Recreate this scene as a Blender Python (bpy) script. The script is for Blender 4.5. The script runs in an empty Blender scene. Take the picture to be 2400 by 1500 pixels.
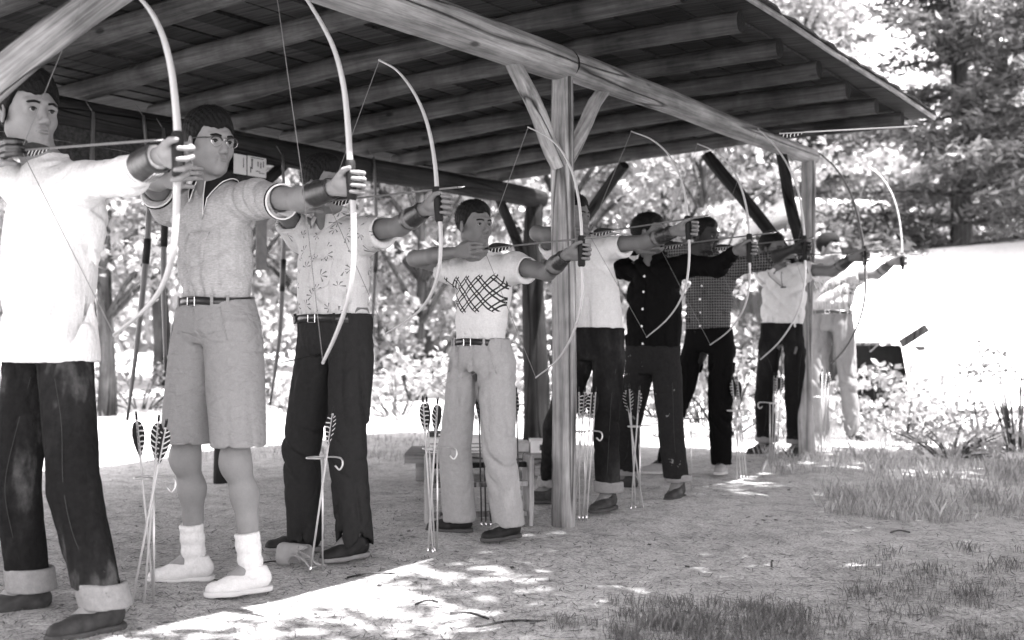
import bpy, math, random
import numpy as np
from math import sin, cos, pi, atan, radians, sqrt
sc = bpy.context.scene
rng = random.Random(7); nr = np.random.RandomState(11)
# ---------------------------------------------------------------- camera
F = 2590.0; CH = 0.95; HV = 790.0
PITCH = atan((HV - 750) / F)
cam = bpy.data.cameras.new('camera'); cam.sensor_width = 36; cam.lens = F / 2400 * 36
cam.clip_start = 0.1; cam.clip_end = 2000
cam.dof.use_dof = True; cam.dof.focus_distance = 4.6; cam.dof.aperture_fstop = 2.4
camo = bpy.data.objects.new('camera', cam); sc.collection.objects.link(camo)
camo.location = (0, 0, CH); camo.rotation_euler = (pi / 2 + PITCH, 0, 0)
sc.camera = camo
# ---------------------------------------------------------------- world, sun, exposure
SUN_EL, SUN_AZ = radians(70), radians(126)      # azimuth measured clockwise from +Y
world = bpy.data.worlds.new('World'); sc.world = world; world.use_nodes = True
wn = world.node_tree; wn.nodes.clear()
wo = wn.nodes.new('ShaderNodeOutputWorld'); wb = wn.nodes.new('ShaderNodeBackground')
sky = wn.nodes.new('ShaderNodeTexSky'); sky.sky_type = 'NISHITA'; sky.sun_disc = False
sky.sun_elevation = SUN_EL; sky.sun_rotation = SUN_AZ; sky.air_density = 1.0; sky.dust_density = 1.5
bw = wn.nodes.new('ShaderNodeRGBToBW'); tint = wn.nodes.new('ShaderNodeMixRGB'); tint.blend_type = 'MULTIPLY'
tint.inputs[0].default_value = 1; tint.inputs[2].default_value = (1, .955, .975, 1)
wn.links.new(sky.outputs[0], bw.inputs[0]); wn.links.new(bw.outputs[0], tint.inputs[1])
wn.links.new(tint.outputs[0], wb.inputs[0]); wb.inputs[1].default_value = 0.14
wn.links.new(wb.outputs[0], wo.inputs[0])
sl = bpy.data.lights.new('sun', 'SUN'); sl.energy = 3.8; sl.angle = radians(0.55); sl.color = (1, .965, .97)
so = bpy.data.objects.new('sun', sl); sc.collection.objects.link(so)
so.rotation_euler = (pi / 2 - SUN_EL, 0, pi - SUN_AZ)
sc.view_settings.view_transform = 'Standard'; sc.view_settings.look = 'None'
sc.view_settings.exposure = 3.32; sc.view_settings.gamma = 1
sc.render.engine = 'CYCLES'
sc.cycles.max_bounces = 6; sc.cycles.diffuse_bounces = 4; sc.cycles.transparent_max_bounces = 6
# ---------------------------------------------------------------- place frame: the archery line
P1 = np.array([.265, 5.72]); LD = np.array([.57, .8216]); SD = np.array([.8216, -.57])
TH = math.atan2(SD[1], SD[0])
def ray(u, v):
    x = (u - 1200) / F; y = -(v - 750) / F
    return np.array([x, cos(PITCH) - y * sin(PITCH), sin(PITCH) + y * cos(PITCH)])
CO = np.array([0, 0, CH])
def gnd(u, v, z=0.0):
    r = ray(u, v); return CO + r * ((z - CH) / r[2])
def pl(u, v, t):
    r = ray(u, v); return CO + r * ((t + P1 @ LD) / (r[:2] @ LD))
def te(p): d = np.asarray(p)[:2] - P1; return d @ LD, d @ SD
def W(e, t, z): q = P1 + SD * e + LD * t; return np.array([q[0], q[1], z])
# ---------------------------------------------------------------- linking and tags
def link(name, data=None, parent=None):
    o = bpy.data.objects.new(name, data); sc.collection.objects.link(o)
    if parent is not None: o.parent = parent
    return o
def tag(o, label=None, cat=None, group=None, kind=None):
    if label: o['label'] = label
    if cat: o['category'] = cat
    if group: o['group'] = group
    if kind: o['kind'] = kind
    return o
def empty(name, loc=(0, 0, 0), rz=0.0, **k):
    o = link(name); o.location = loc; o.rotation_euler = (0, 0, rz); o.empty_display_size = .1
    return tag(o, **k)
def mesh(name, V, Fc, mats, parent=None, smooth=True, mi=None):
    V = np.asarray(V, np.float32)
    me = bpy.data.meshes.new(name)
    if isinstance(Fc, np.ndarray):
        n, w = Fc.shape
        me.vertices.add(len(V)); me.vertices.foreach_set('co', V.ravel())
        me.loops.add(n * w); me.loops.foreach_set('vertex_index', Fc.astype(np.int32).ravel())
        me.polygons.add(n); me.polygons.foreach_set('loop_start', np.arange(0, n * w, w, dtype=np.int32))
        me.update(calc_edges=True)
    else:
        me.from_pydata([tuple(map(float, v)) for v in V], [], Fc); me.update()
    if not isinstance(mats, (list, tuple)): mats = [mats]
    for m in mats: me.materials.append(m)
    if mi is not None: me.polygons.foreach_set('material_index', np.asarray(mi, np.int32))
    if smooth: me.polygons.foreach_set('use_smooth', np.ones(len(me.polygons), bool))
    me.validate()
    return link(name, me, parent)
# ---------------------------------------------------------------- shader helpers
class NT:
    def __init__(s, name, rough=.8, spec=.3):
        s.m = bpy.data.materials.new(name); s.m.use_nodes = True; s.t = s.m.node_tree
        s.b = s.t.nodes['Principled BSDF']; s.b.inputs['Roughness'].default_value = rough
        s.b.inputs['Specular IOR Level'].default_value = spec
        s.tc = s.t.nodes.new('ShaderNodeTexCoord')
    def n(s, ty, **k):
        x = s.t.nodes.new(ty)
        for a, b in k.items(): setattr(x, a, b)
        return x
    def L(s, a, b): s.t.links.new(a, b)
    def val(s, inp, v):
        if isinstance(v, (int, float)): inp.default_value = v
        elif isinstance(v, tuple): inp.default_value = v
        else: s.L(v, inp)
    def M(s, op, a, b=0.0, c=0.0):
        x = s.n('ShaderNodeMath', operation=op); s.val(x.inputs[0], a); s.val(x.inputs[1], b); s.val(x.inputs[2], c); return x.outputs[0]
    def coord(s, scale=(1, 1, 1), rot=(0, 0, 0), src='Object'):
        mp = s.n('ShaderNodeMapping'); mp.inputs['Scale'].default_value = scale; mp.inputs['Rotation'].default_value = rot
        s.L(s.tc.outputs[src], mp.inputs[0]); return mp.outputs[0]
    def noise(s, vec, scale, detail=4, rough=.55, dist=0.0):
        x = s.n('ShaderNodeTexNoise'); s.L(vec, x.inputs['Vector']); x.inputs['Scale'].default_value = scale
        x.inputs['Detail'].default_value = detail; x.inputs['Roughness'].default_value = rough; x.inputs['Distortion'].default_value = dist
        return x.outputs[0]
    def ramp(s, f, stops):
        x = s.n('ShaderNodeValToRGB'); e = x.color_ramp.elements
        while len(e) < len(stops): e.new(.5)
        for i, (p, g) in enumerate(stops): e[i].position = p; e[i].color = (g, g, g, 1)
        s.L(f, x.inputs[0]); return x.outputs[0]
    def mix(s, f, a, b, mode='MIX'):
        x = s.n('ShaderNodeMixRGB', blend_type=mode); s.val(x.inputs[0], f)
        for i, v in ((1, a), (2, b)):
            if isinstance(v, (int, float)): x.inputs[i].default_value = (v, v, v, 1)
            else: s.L(v, x.inputs[i])
        return x.outputs[0]
    def col(s, v):
        if isinstance(v, (int, float)): s.b.inputs['Base Color'].default_value = (v, v, v, 1)
        else: s.L(v, s.b.inputs['Base Color'])
    def bump(s, h, dist=.01, strength=1.0, chain=None):
        x = s.n('ShaderNodeBump'); s.val(x.inputs['Height'], h); x.inputs['Distance'].default_value = dist; x.inputs['Strength'].default_value = strength
        if chain is not None: s.L(chain, x.inputs['Normal'])
        s.L(x.outputs[0], s.b.inputs['Normal']); return x.outputs[0]
def simple(name, g, rough=.7, var=.15, scale=20, bump=0.0, spec=.12, metal=0.0):
    s = NT(name, rough, spec); c = s.coord(); f = s.noise(c, scale)
    s.col(s.ramp(f, [(.3, g * (1 - var)), (.7, g * (1 + var))]))
    if bump: s.bump(f, bump)
    s.b.inputs['Metallic'].default_value = metal
    return s.m
def cloth(name, g, rough=.92, weave=700, fold=.006, var=.08, fs=(9, 9, 4), pattern=None):
    s = NT(name, rough, .02); c = s.coord(); fv = s.coord(fs)
    big = s.noise(fv, 1.6, 3, .5, .6); fine = s.noise(c, weave / 4, 2, .6); mid = s.noise(c, 55, 4, .6)
    base = s.ramp(mid, [(.25, g * (1 - var)), (.75, min(.9, g * (1 + var)))])
    base = s.mix(.5, base, s.ramp(fine, [(.3, .72), (.7, 1.0)]), 'MULTIPLY')
    if pattern: base = pattern(s, base)
    s.col(base)
    n1 = s.noise(fv, 1.15, 2, .5, 1.1); n2 = s.noise(s.coord((fs[0] * 1.6, fs[1] * 1.6, fs[2] * 2.6), (0, .7, 0)), .9, 2, .5, .9); n3 = s.noise(s.coord((fs[0] * 1.5, fs[1] * 1.5, fs[2] * 2.4), (0, -.6, 0)), 1.0, 2, .5, .8)
    cr = s.M('ADD', s.M('ADD', s.M('MINIMUM', s.M('MULTIPLY', s.M('ABSOLUTE', s.M('SUBTRACT', n1, .5)), 9.0), 1.0), s.M('MINIMUM', s.M('MULTIPLY', s.M('ABSOLUTE', s.M('SUBTRACT', n2, .5)), 9.0), 1.0)), s.M('MINIMUM', s.M('MULTIPLY', s.M('ABSOLUTE', s.M('SUBTRACT', n3, .5)), 8.0), .8))
    h = s.M('ADD', s.M('ADD', s.M('MULTIPLY', big, .9), s.M('MULTIPLY', cr, .07)), s.M('MULTIPLY', fine, .05))
    s.bump(h, fold)
    return s.m
def wood(name, g, contrast=.5, rough=.75, knots=True, scale=1.0, cracks=True, along='z'):
    s = NT(name, rough, .04)
    sc_ = {'z': (14, 14, .7), 'x': (.7, 14, 14), 'y': (14, .7, 14)}[along]
    c = s.coord(tuple(v * scale for v in sc_)); gr = s.noise(c, 1.0, 6, .6, .6)
    patch = s.noise(s.coord((2.2, 2.2, 1.2)), 2.0, 4, .6)
    base = s.ramp(gr, [(.28, g * (1 - contrast)), (.5, g), (.75, g * (1 + contrast))])
    base = s.mix(.75, base, s.ramp(patch, [(.36, .42), (.60, 1.1)]), 'MULTIPLY')
    fc_ = {'z': (75, 75, 2.4), 'x': (2.4, 75, 75), 'y': (75, 2.4, 75)}[along]; fg = s.noise(s.coord(fc_), 1.0, 4, .7, .3)
    base = s.mix(.65, base, s.ramp(fg, [(.36, .5), (.52, 1.0), (.66, 1.3)]), 'MULTIPLY')
    h = s.M('ADD', gr, s.M('MULTIPLY', fg, .35))
    if cracks:
        ck = s.noise(s.coord(tuple(v * scale * .9 for v in sc_)), .55, 2, .4, .3)
        line = s.ramp(s.M('ABSOLUTE', s.M('SUBTRACT', ck, .5)), [(.0, 0.12), (.018, 1.0)])
        base = s.mix(.9, base, line, 'MULTIPLY'); h = s.M('ADD', h, s.M('MULTIPLY', line, .8))
    if knots:
        v = s.n('ShaderNodeTexVoronoi'); s.L(s.coord((6, 6, 2.6) if along == 'z' else (2.6, 6, 6)), v.inputs['Vector']); v.inputs['Scale'].default_value = 1.1
        k = s.ramp(v.outputs['Distance'], [(.06, .15), (.13, 1.0)]); base = s.mix(.8, base, k, 'MULTIPLY')
    s.col(base); s.bump(h, .014)
    return s.m
# ---------------------------------------------------------------- signed-distance engine (organic meshes)
def A(*v): return np.array(v, float)
def cap(a, b, ra, rb=None, k=.02, op='+', flat=None):
    rb = ra if rb is None else rb; a = np.asarray(a, float); b = np.asarray(b, float)
    ba = b - a; bb = max(ba @ ba, 1e-9)
    fd = None if flat is None else (np.asarray(flat[0], float) / np.linalg.norm(flat[0]), flat[1])
    def f(P):
        pa = P - a; t = np.clip(pa @ ba / bb, 0, 1); q = pa - t[:, None] * ba
        if fd is not None:
            c = q @ fd[0]; q = q + np.outer(c * (1 / fd[1] - 1), fd[0])
        return (np.sqrt((q * q).sum(1)) - (ra + (rb - ra) * t)) * (1 if fd is None else min(1, fd[1]))
    return (f, (a + b) / 2, sqrt(bb) / 2 + max(ra, rb), k, op)
def ell(c, r, R=None, k=.02, op='+'):
    c = np.asarray(c, float); r = np.asarray(r, float)
    def f(P):
        q = P - c
        if R is not None: q = q @ R
        k0 = np.sqrt(((q / r) ** 2).sum(1)); k1 = np.sqrt(((q / r ** 2) ** 2).sum(1)) + 1e-9
        return k0 * (k0 - 1) / k1
    return (f, c, r.max(), k, op)
def loft(sec, k=.03, op='+'):
    """sec rows: z, cx, cy, rx, ry"""
    s = np.array(sorted(sec), float); z0, z1 = s[0, 0], s[-1, 0]
    def f(P):
        z = P[:, 2]; zz = np.clip(z, z0, z1)
        cx, cy, rx, ry = (np.interp(zz, s[:, 0], s[:, i]) for i in (1, 2, 3, 4))
        n = 2.3
        rho = (np.abs((P[:, 0] - cx) / rx) ** n + np.abs((P[:, 1] - cy) / ry) ** n) ** (1 / n)
        return np.maximum((rho - 1) * np.minimum(rx, ry), np.maximum(z - z1, z0 - z))
    c = A(s[:, 1].mean(), s[:, 2].mean(), (z0 + z1) / 2)
    return (f, c, sqrt(((z1 - z0) / 2) ** 2 + (s[:, 3].max() + .1) ** 2), k, op)
def half(p, n, k=.004):            # keep the side where (P-p).n < 0
    p = np.asarray(p, float); n = np.asarray(n, float) / np.linalg.norm(n)
    return (lambda P: (P - p) @ n, A(0, 0, 0), 99, k, 'i')
def smin(a, b, k):
    h = np.maximum(k - np.abs(a - b), 0) / k; return np.minimum(a, b) - h * h * k * .25
def smax(a, b, k): return -smin(-a, -b, k)
def evalf(prims, P, disp=None):
    d = np.full(len(P), 1.0)
    for f, c, r, k, op in prims:
        v = f(P)
        if op == '+': d = smin(d, v, k)
        elif op == '-': d = smax(d, -v, k)
        else: d = smax(d, v, k)
    if disp is not None: d = d + disp(P, d)
    return d
def sdf_mesh(prims, vox, disp=None, margin=.03):
    adds = [p for p in prims if p[4] == '+']
    lo = np.min([p[1] - p[2] for p in adds], 0) - .03; hi = np.max([p[1] + p[2] for p in adds], 0) + .03
    B = 12; nb = np.ceil((hi - lo) / (vox * B)).astype(int); N = nb * B
    val = np.empty(tuple(N), np.float32)
    g = np.stack(np.meshgrid(*[np.arange(n) for n in nb], indexing='ij'), -1).reshape(-1, 3)
    cen = lo + (g * B + (B - 1) / 2) * vox; cd = evalf(prims, cen)
    br = vox * B * .87
    loc = np.stack(np.meshgrid(*[np.arange(B)] * 3, indexing='ij'), -1).reshape(-1, 3) * vox
    for i in range(len(g)):
        x, y, z = g[i] * B; v = cd[i]
        if abs(v) < br + margin:
            c = cen[i]; near = [p for p in prims if p[4] == 'i' or np.linalg.norm(c - p[1]) < p[2] + br + p[3] + .02]
            if any(p[4] == '+' for p in near):
                P = lo + g[i] * B * vox + loc
                val[x:x+B, y:y+B, z:z+B] = evalf(near, P, disp).reshape(B, B, B)
                continue
            v = 1
        val[x:x+B, y:y+B, z:z+B] = v
    ins = val < 0
    c8 = [(a, b, c) for a in (0, 1) for b in (0, 1) for c in (0, 1)]
    M_ = tuple(n - 1 for n in N)
    def sub(arr, o): return arr[o[0]:o[0]+M_[0], o[1]:o[1]+M_[1], o[2]:o[2]+M_[2]]
    cnt = sum(sub(ins, o).astype(np.int8) for o in c8)
    cells = np.argwhere((cnt > 0) & (cnt < 8))
    if len(cells) == 0: return np.zeros((0, 3)), np.zeros((0, 4), int)
    ids = np.full(M_, -1, np.int64); ids[tuple(cells.T)] = np.arange(len(cells))
    acc = np.zeros((len(cells), 3)); num = np.zeros(len(cells))
    for o in c8:
        for ax in range(3):
            if o[ax]: continue
            o2 = list(o); o2[ax] = 1
            a = val[tuple((cells + o).T)]; b = val[tuple((cells + o2).T)]
            m = (a < 0) != (b < 0)
            t = np.where(m, a / np.where(m, a - b, 1), 0)
            p = np.array(o, float) + np.zeros((len(cells), 3)); p[:, ax] += t
            acc += p * m[:, None]; num += m
    V = lo + (cells + acc / num[:, None]) * vox
    Q = []
    for ax in range(3):
        u, w = [(1, 2), (2, 0), (0, 1)][ax]
        s0 = [slice(0, n - 1) for n in N]; 
        a = ins; d1 = [slice(None)] * 3; d2 = [slice(None)] * 3; d1[ax] = slice(0, N[ax] - 1); d2[ax] = slice(1, N[ax])
        cr = a[tuple(d1)] != a[tuple(d2)]
        e = np.argwhere(cr); e = e[(e[:, u] > 0) & (e[:, w] > 0) & (e[:, u] < N[u] - 1) & (e[:, w] < N[w] - 1)]
        if not len(e): continue
        fl = a[tuple(e.T)]
        du = np.zeros(3, int); du[u] = 1; dw = np.zeros(3, int); dw[w] = 1
        q = np.stack([ids[tuple((e - du - dw).T)], ids[tuple((e - dw).T)], ids[tuple(e.T)], ids[tuple((e - du).T)]], 1)
        q = np.where(fl[:, None], q, q[:, ::-1]); Q.append(q)
    Q = np.concatenate(Q); Q = Q[(Q >= 0).all(1)]
    # two relaxation steps
    for _ in range(1):
        s = np.zeros_like(V); n = np.zeros(len(V))
        for j in range(4):
            for jj in ((j + 1) % 4, (j + 3) % 4):
                np.add.at(s, Q[:, j], V[Q[:, jj]]); np.add.at(n, Q[:, j], 1)
        n = np.maximum(n, 1); V = V * .75 + s / n[:, None] * .25
    return V, Q
def sdf_obj(name, prims, vox, mat, parent, disp=None):
    V, Q = sdf_mesh(prims, vox, disp)
    return mesh(name, V, Q, mat, parent)
# ---------------------------------------------------------------- sweeps
def frame_of(d, up=None):
    d = d / (np.linalg.norm(d) + 1e-12)
    up = A(0, 0, 1) if up is None else np.asarray(up, float)
    if abs(d @ up) > .98: up = A(1, 0, 0) if abs(d[0]) < .9 else A(0, 1, 0)
    x = np.cross(up, d); x /= np.linalg.norm(x); return x, np.cross(d, x)
class MB:
    def __init__(s): s.V = []; s.F = []; s.mi = []
    def add(s, V, Fc, mi=0):
        o = len(s.V); s.V += [tuple(v) for v in V]; s.F += [tuple(i + o for i in f) for f in Fc]; s.mi += [mi] * len(Fc)
    def tube(s, pts, rad, n=10, flat=None, up=None, mi=0, capends=True, wob=0.0):
        """rad: scalar or list; flat: (width factor, height factor) on the section axes"""
        pts = [np.asarray(p, float) for p in pts]; m = len(pts)
        if isinstance(rad, (int, float)): rad = [rad] * m
        V = []; fx = flat or (1, 1)
        px = None
        for i, p in enumerate(pts):
            d = pts[min(i + 1, m - 1)] - pts[max(i - 1, 0)]
            if px is None: x, y = frame_of(d, up)
            else:
                dn = d / (np.linalg.norm(d) + 1e-12); x = px - dn * (px @ dn); x /= np.linalg.norm(x); y = np.cross(dn, x)
            px = x
            for j in range(n):
                a = 2 * pi * j / n; r = rad[i] * (1 + (rng.uniform(-wob, wob) if wob else 0))
                V.append(p + x * cos(a) * r * fx[0] + y * sin(a) * r * fx[1])
        Fc = [(i * n + j, i * n + (j + 1) % n, (i + 1) * n + (j + 1) % n, (i + 1) * n + j) for i in range(m - 1) for j in range(n)]
        if capends: Fc += [tuple(range(n))[::-1], tuple(range((m - 1) * n, m * n))]
        s.add(V, Fc, mi)
    def box(s, c, h, R=None, mi=0):
        c = np.asarray(c, float)
        V = []
        for x in (-1, 1):
            for y in (-1, 1):
                for z in (-1, 1):
                    q = A(x * h[0], y * h[1], z * h[2]); V.append(c + (R @ q if R is not None else q))
        s.add(V, [(0, 1, 3, 2), (4, 6, 7, 5), (0, 4, 5, 1), (2, 3, 7, 6), (0, 2, 6, 4), (1, 5, 7, 3)], mi)
    def ball(s, c, r, n=10, m=7, mi=0, R=None):
        c = np.asarray(c, float); r = A(r, r, r) if isinstance(r, (int, float)) else np.asarray(r, float)
        V = []
        for i in range(m + 1):
            th = pi * i / m
            for j in range(n):
                q = A(sin(th) * cos(2 * pi * j / n), sin(th) * sin(2 * pi * j / n), cos(th)) * r
                V.append(c + (R @ q if R is not None else q))
        s.add(V, [(i * n + j, (i + 1) * n + j, (i + 1) * n + (j + 1) % n, i * n + (j + 1) % n) for i in range(m) for j in range(n)], mi)
    def build(s, name, mats, parent=None, smooth=True):
        return mesh(name, s.V, s.F, mats, parent, smooth, s.mi)
def smooth_path(pts, n=8):
    pts = [np.asarray(p, float) for p in pts]; out = []
    P = [2 * pts[0] - pts[1]] + pts + [2 * pts[-1] - pts[-2]]
    for i in range(1, len(P) - 2):
        for k in range(n):
            t = k / n; a, b, c, d = P[i - 1], P[i], P[i + 1], P[i + 2]
            out.append(.5 * (2 * b + (c - a) * t + (2 * a - 5 * b + 4 * c - d) * t * t + (3 * b - a - 3 * c + d) * t ** 3))
    out.append(pts[-1]); return out
# ================================================================= STRUCTURE: ground, log pavilion
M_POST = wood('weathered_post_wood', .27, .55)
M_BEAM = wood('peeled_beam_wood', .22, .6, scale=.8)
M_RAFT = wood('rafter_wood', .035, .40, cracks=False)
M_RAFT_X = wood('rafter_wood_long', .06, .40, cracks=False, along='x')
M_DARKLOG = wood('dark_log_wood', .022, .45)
M_END = simple('log_end_grain', .004, .9, .3, 60, .004)
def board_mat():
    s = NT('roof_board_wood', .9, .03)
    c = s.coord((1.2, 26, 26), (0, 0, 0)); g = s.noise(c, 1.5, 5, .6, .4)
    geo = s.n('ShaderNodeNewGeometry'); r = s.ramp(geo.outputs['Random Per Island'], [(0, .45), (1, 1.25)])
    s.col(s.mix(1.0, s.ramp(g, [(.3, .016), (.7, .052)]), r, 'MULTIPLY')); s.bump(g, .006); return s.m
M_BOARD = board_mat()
M_ROOF = simple('roofing_felt', .05, .95, .4, 30, .01)
PAV = empty('log_pavilion', (P1[0], P1[1], 0), TH, label='open log pavilion with a sloping plank roof on round timber posts', cat='pavilion')
def toloc(e, t, z): return A(e, t, z)          # local axes of the pavilion: x = shooting direction, y = along the line
def log(name, p0, p1, r0, r1, mat, seed=0, n=16, bend=.014, parent=PAV, lump=.06, endmat=M_END):
    p0 = A(*p0); p1 = A(*p1); L_ = np.linalg.norm(p1 - p0); m = max(8, int(L_ / .11))
    st = np.random.RandomState(seed); ph = st.uniform(0, 6.28, 8)
    V = []
    for i in range(m + 1):
        f = i / m; z = f * L_; r = r0 + (r1 - r0) * f
        bx = bend * sin(f * pi * 1.3 + ph[0]) + bend * .4 * sin(f * 9 + ph[1]); by = bend * sin(f * pi * 1.7 + ph[2])
        bx -= bend * sin(ph[0]) * (1 - f); by -= bend * sin(ph[2]) * (1 - f)
        for j in range(n):
            a = 2 * pi * j / n
            rr = r * (1 + 1.3 * lump * max(0, sin(z * 2.9 + ph[1]) * sin(a + ph[7]) - .72) + lump * (.6 * sin(2 * a + ph[3] + z * 1.7) + .5 * sin(3 * a + ph[4] - z * 2.3) + .6 * sin(z * 5.1 + ph[5]) * sin(a + ph[6])) + lump * .5 * st.uniform(-.5, .5))
            if i in (0, m): rr *= .95
            V.append((bx + rr * cos(a), by + rr * sin(a), z))
    Fc = [(i * n + j, i * n + (j + 1) % n, (i + 1) * n + (j + 1) % n, (i + 1) * n + j) for i in range(m) for j in range(n)]
    k = len(V); 
    c0 = [V[j] for j in range(n)]; c1 = [V[m * n + j] for j in range(n)]
    V += c0 + c1
    Fc += [tuple(range(k, k + n))[::-1], tuple(range(k + n, k + 2 * n))]
    o = mesh(name, V, Fc, [mat, endmat], parent, True, [0] * (m * n) + [1, 1])
    d = (p1 - p0) / L_; x, y = frame_of(d)
    import mathutils
    R = mathutils.Matrix(((x[0], y[0], d[0]), (x[1], y[1], d[1]), (x[2], y[2], d[2])))
    o.rotation_mode = 'QUATERNION'; o.rotation_quaternion = R.to_quaternion(); o.location = p0
    return o
BT = 2.45
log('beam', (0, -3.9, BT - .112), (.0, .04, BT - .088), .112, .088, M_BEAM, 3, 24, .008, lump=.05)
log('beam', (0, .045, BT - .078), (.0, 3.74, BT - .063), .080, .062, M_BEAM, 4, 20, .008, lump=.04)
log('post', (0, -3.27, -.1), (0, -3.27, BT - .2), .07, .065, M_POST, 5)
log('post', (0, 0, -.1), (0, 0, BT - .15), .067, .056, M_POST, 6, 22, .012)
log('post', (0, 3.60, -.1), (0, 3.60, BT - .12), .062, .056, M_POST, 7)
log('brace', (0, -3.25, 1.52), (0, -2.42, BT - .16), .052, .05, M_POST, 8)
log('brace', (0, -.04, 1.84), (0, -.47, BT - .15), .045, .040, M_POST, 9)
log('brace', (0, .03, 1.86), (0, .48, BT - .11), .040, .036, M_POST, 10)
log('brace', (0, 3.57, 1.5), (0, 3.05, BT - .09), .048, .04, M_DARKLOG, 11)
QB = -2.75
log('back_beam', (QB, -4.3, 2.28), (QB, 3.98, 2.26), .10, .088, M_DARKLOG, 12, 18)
for k_ in range(2):
    b = MB(); b.box(A(QB + .02, -1.92, 2.135 - .105 * k_), (.012, 2.38, .050)); b.build('back_board', M_BOARD, PAV, False)
def pb(u, v): t, e = te(gnd(u, v)); return (e, t)
def on_e(u, e):                       # where the view ray of column u crosses the vertical plane e = const
    a = (u - 1200) / F; B0 = P1 + SD * e; return (a * B0[1] - B0[0]) / (LD[0] - a * LD[1])
t_ = on_e(527, QB)
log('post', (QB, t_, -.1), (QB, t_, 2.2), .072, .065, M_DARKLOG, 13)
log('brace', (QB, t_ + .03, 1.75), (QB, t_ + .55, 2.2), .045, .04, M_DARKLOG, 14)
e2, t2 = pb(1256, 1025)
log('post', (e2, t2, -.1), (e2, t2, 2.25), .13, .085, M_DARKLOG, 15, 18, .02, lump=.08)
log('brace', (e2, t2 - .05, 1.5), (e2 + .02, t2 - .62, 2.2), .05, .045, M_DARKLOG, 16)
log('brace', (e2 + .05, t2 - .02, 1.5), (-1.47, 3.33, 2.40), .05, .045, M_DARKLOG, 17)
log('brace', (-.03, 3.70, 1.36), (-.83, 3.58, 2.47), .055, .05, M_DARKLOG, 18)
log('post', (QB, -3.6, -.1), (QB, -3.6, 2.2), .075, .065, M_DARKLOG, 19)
def raft_z(e): return float(np.interp(e, [-3.2, -1, 0, .9], [2.395, 2.50, 2.525, 2.520]))
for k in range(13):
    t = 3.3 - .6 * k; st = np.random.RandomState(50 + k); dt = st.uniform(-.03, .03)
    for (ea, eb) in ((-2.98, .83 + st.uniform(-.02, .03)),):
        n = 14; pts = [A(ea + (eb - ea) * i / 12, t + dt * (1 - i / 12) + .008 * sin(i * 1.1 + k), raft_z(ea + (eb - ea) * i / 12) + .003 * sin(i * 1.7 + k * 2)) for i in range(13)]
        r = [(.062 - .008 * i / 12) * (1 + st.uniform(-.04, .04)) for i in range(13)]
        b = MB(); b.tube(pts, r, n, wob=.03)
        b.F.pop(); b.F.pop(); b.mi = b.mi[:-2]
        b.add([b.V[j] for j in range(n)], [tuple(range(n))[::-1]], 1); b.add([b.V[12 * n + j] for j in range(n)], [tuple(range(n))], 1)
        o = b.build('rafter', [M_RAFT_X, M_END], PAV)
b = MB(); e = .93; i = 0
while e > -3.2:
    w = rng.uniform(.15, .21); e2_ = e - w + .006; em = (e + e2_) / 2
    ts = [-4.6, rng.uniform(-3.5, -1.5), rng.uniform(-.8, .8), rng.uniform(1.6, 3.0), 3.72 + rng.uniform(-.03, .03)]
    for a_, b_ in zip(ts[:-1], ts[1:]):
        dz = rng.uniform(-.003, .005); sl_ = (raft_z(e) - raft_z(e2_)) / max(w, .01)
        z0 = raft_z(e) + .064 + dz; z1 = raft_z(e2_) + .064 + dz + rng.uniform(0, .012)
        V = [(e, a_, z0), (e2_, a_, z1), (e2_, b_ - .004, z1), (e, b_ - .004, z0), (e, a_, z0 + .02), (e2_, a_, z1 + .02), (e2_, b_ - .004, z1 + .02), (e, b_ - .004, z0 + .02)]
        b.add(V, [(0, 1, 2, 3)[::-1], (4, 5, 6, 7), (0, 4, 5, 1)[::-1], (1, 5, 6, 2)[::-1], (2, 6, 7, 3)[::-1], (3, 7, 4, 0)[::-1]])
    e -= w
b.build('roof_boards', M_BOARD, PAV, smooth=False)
b = MB(); es = [.965, .5, 0, -1, -2, -3.2]; ts = np.linspace(-4.65, 3.76, 60)
top = [(ee + (rng.uniform(-.02, .012) if ee > .9 else 0), t, raft_z(ee) + .10 + (rng.uniform(0, .01) if ee > .9 else .0)) for ee in es for t in ts]
n_ = len(ts); bot = [(x, y, z - .012) for x, y, z in top]; m_ = len(top)
Fc = [(i * n_ + j, i * n_ + j + 1, (i + 1) * n_ + j + 1, (i + 1) * n_ + j) for i in range(len(es) - 1) for j in range(n_ - 1)]
Fb = [tuple(m_ + q for q in f)[::-1] for f in Fc]
rim = [(j, m_ + j, m_ + j + 1, j + 1) for j in range(n_ - 1)]
b.add(top + bot, Fc + Fb + rim); b.build('roofing', M_ROOF, PAV, smooth=False)
# pale plank strip under the eave edge
b = MB(); b.tube([A(.945, t, raft_z(.93) + .072 + .004 * sin(t * 3)) for t in np.linspace(-4.6, 3.72, 30)], .018, 6, flat=(.5, 1.0)); b.build('eave_strip', wood('eave_wood', .30, .3, along='y', knots=False, cracks=False), PAV)
def ground_mat():
    s = NT('ground_dirt', .95, .1); c = s.coord()
    a = s.noise(c, .45, 5, .6); b_ = s.noise(c, 7, 6, .7, .4); f = s.noise(c, 90, 5, .75); f2 = s.noise(s.coord((40, 160, 40), (0, 0, .5)), 1.0, 4, .7)
    base = s.ramp(b_, [(.3, .36), (.5, .56), (.7, .68)])
    base = s.mix(.7, base, s.ramp(a, [(.35, .75), (.65, 1.1)]), 'MULTIPLY')
    base = s.mix(.85, base, s.ramp(f, [(.38, .42), (.5, 1.0), (.65, 1.3)]), 'MULTIPLY')
    base = s.mix(.5, base, s.ramp(f2, [(.35, .45), (.55, 1.1)]), 'MULTIPLY')
    s.col(base); s.bump(s.M('ADD', b_, s.M('MULTIPLY', f, .5)), .045); return s.m
n = 150
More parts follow.
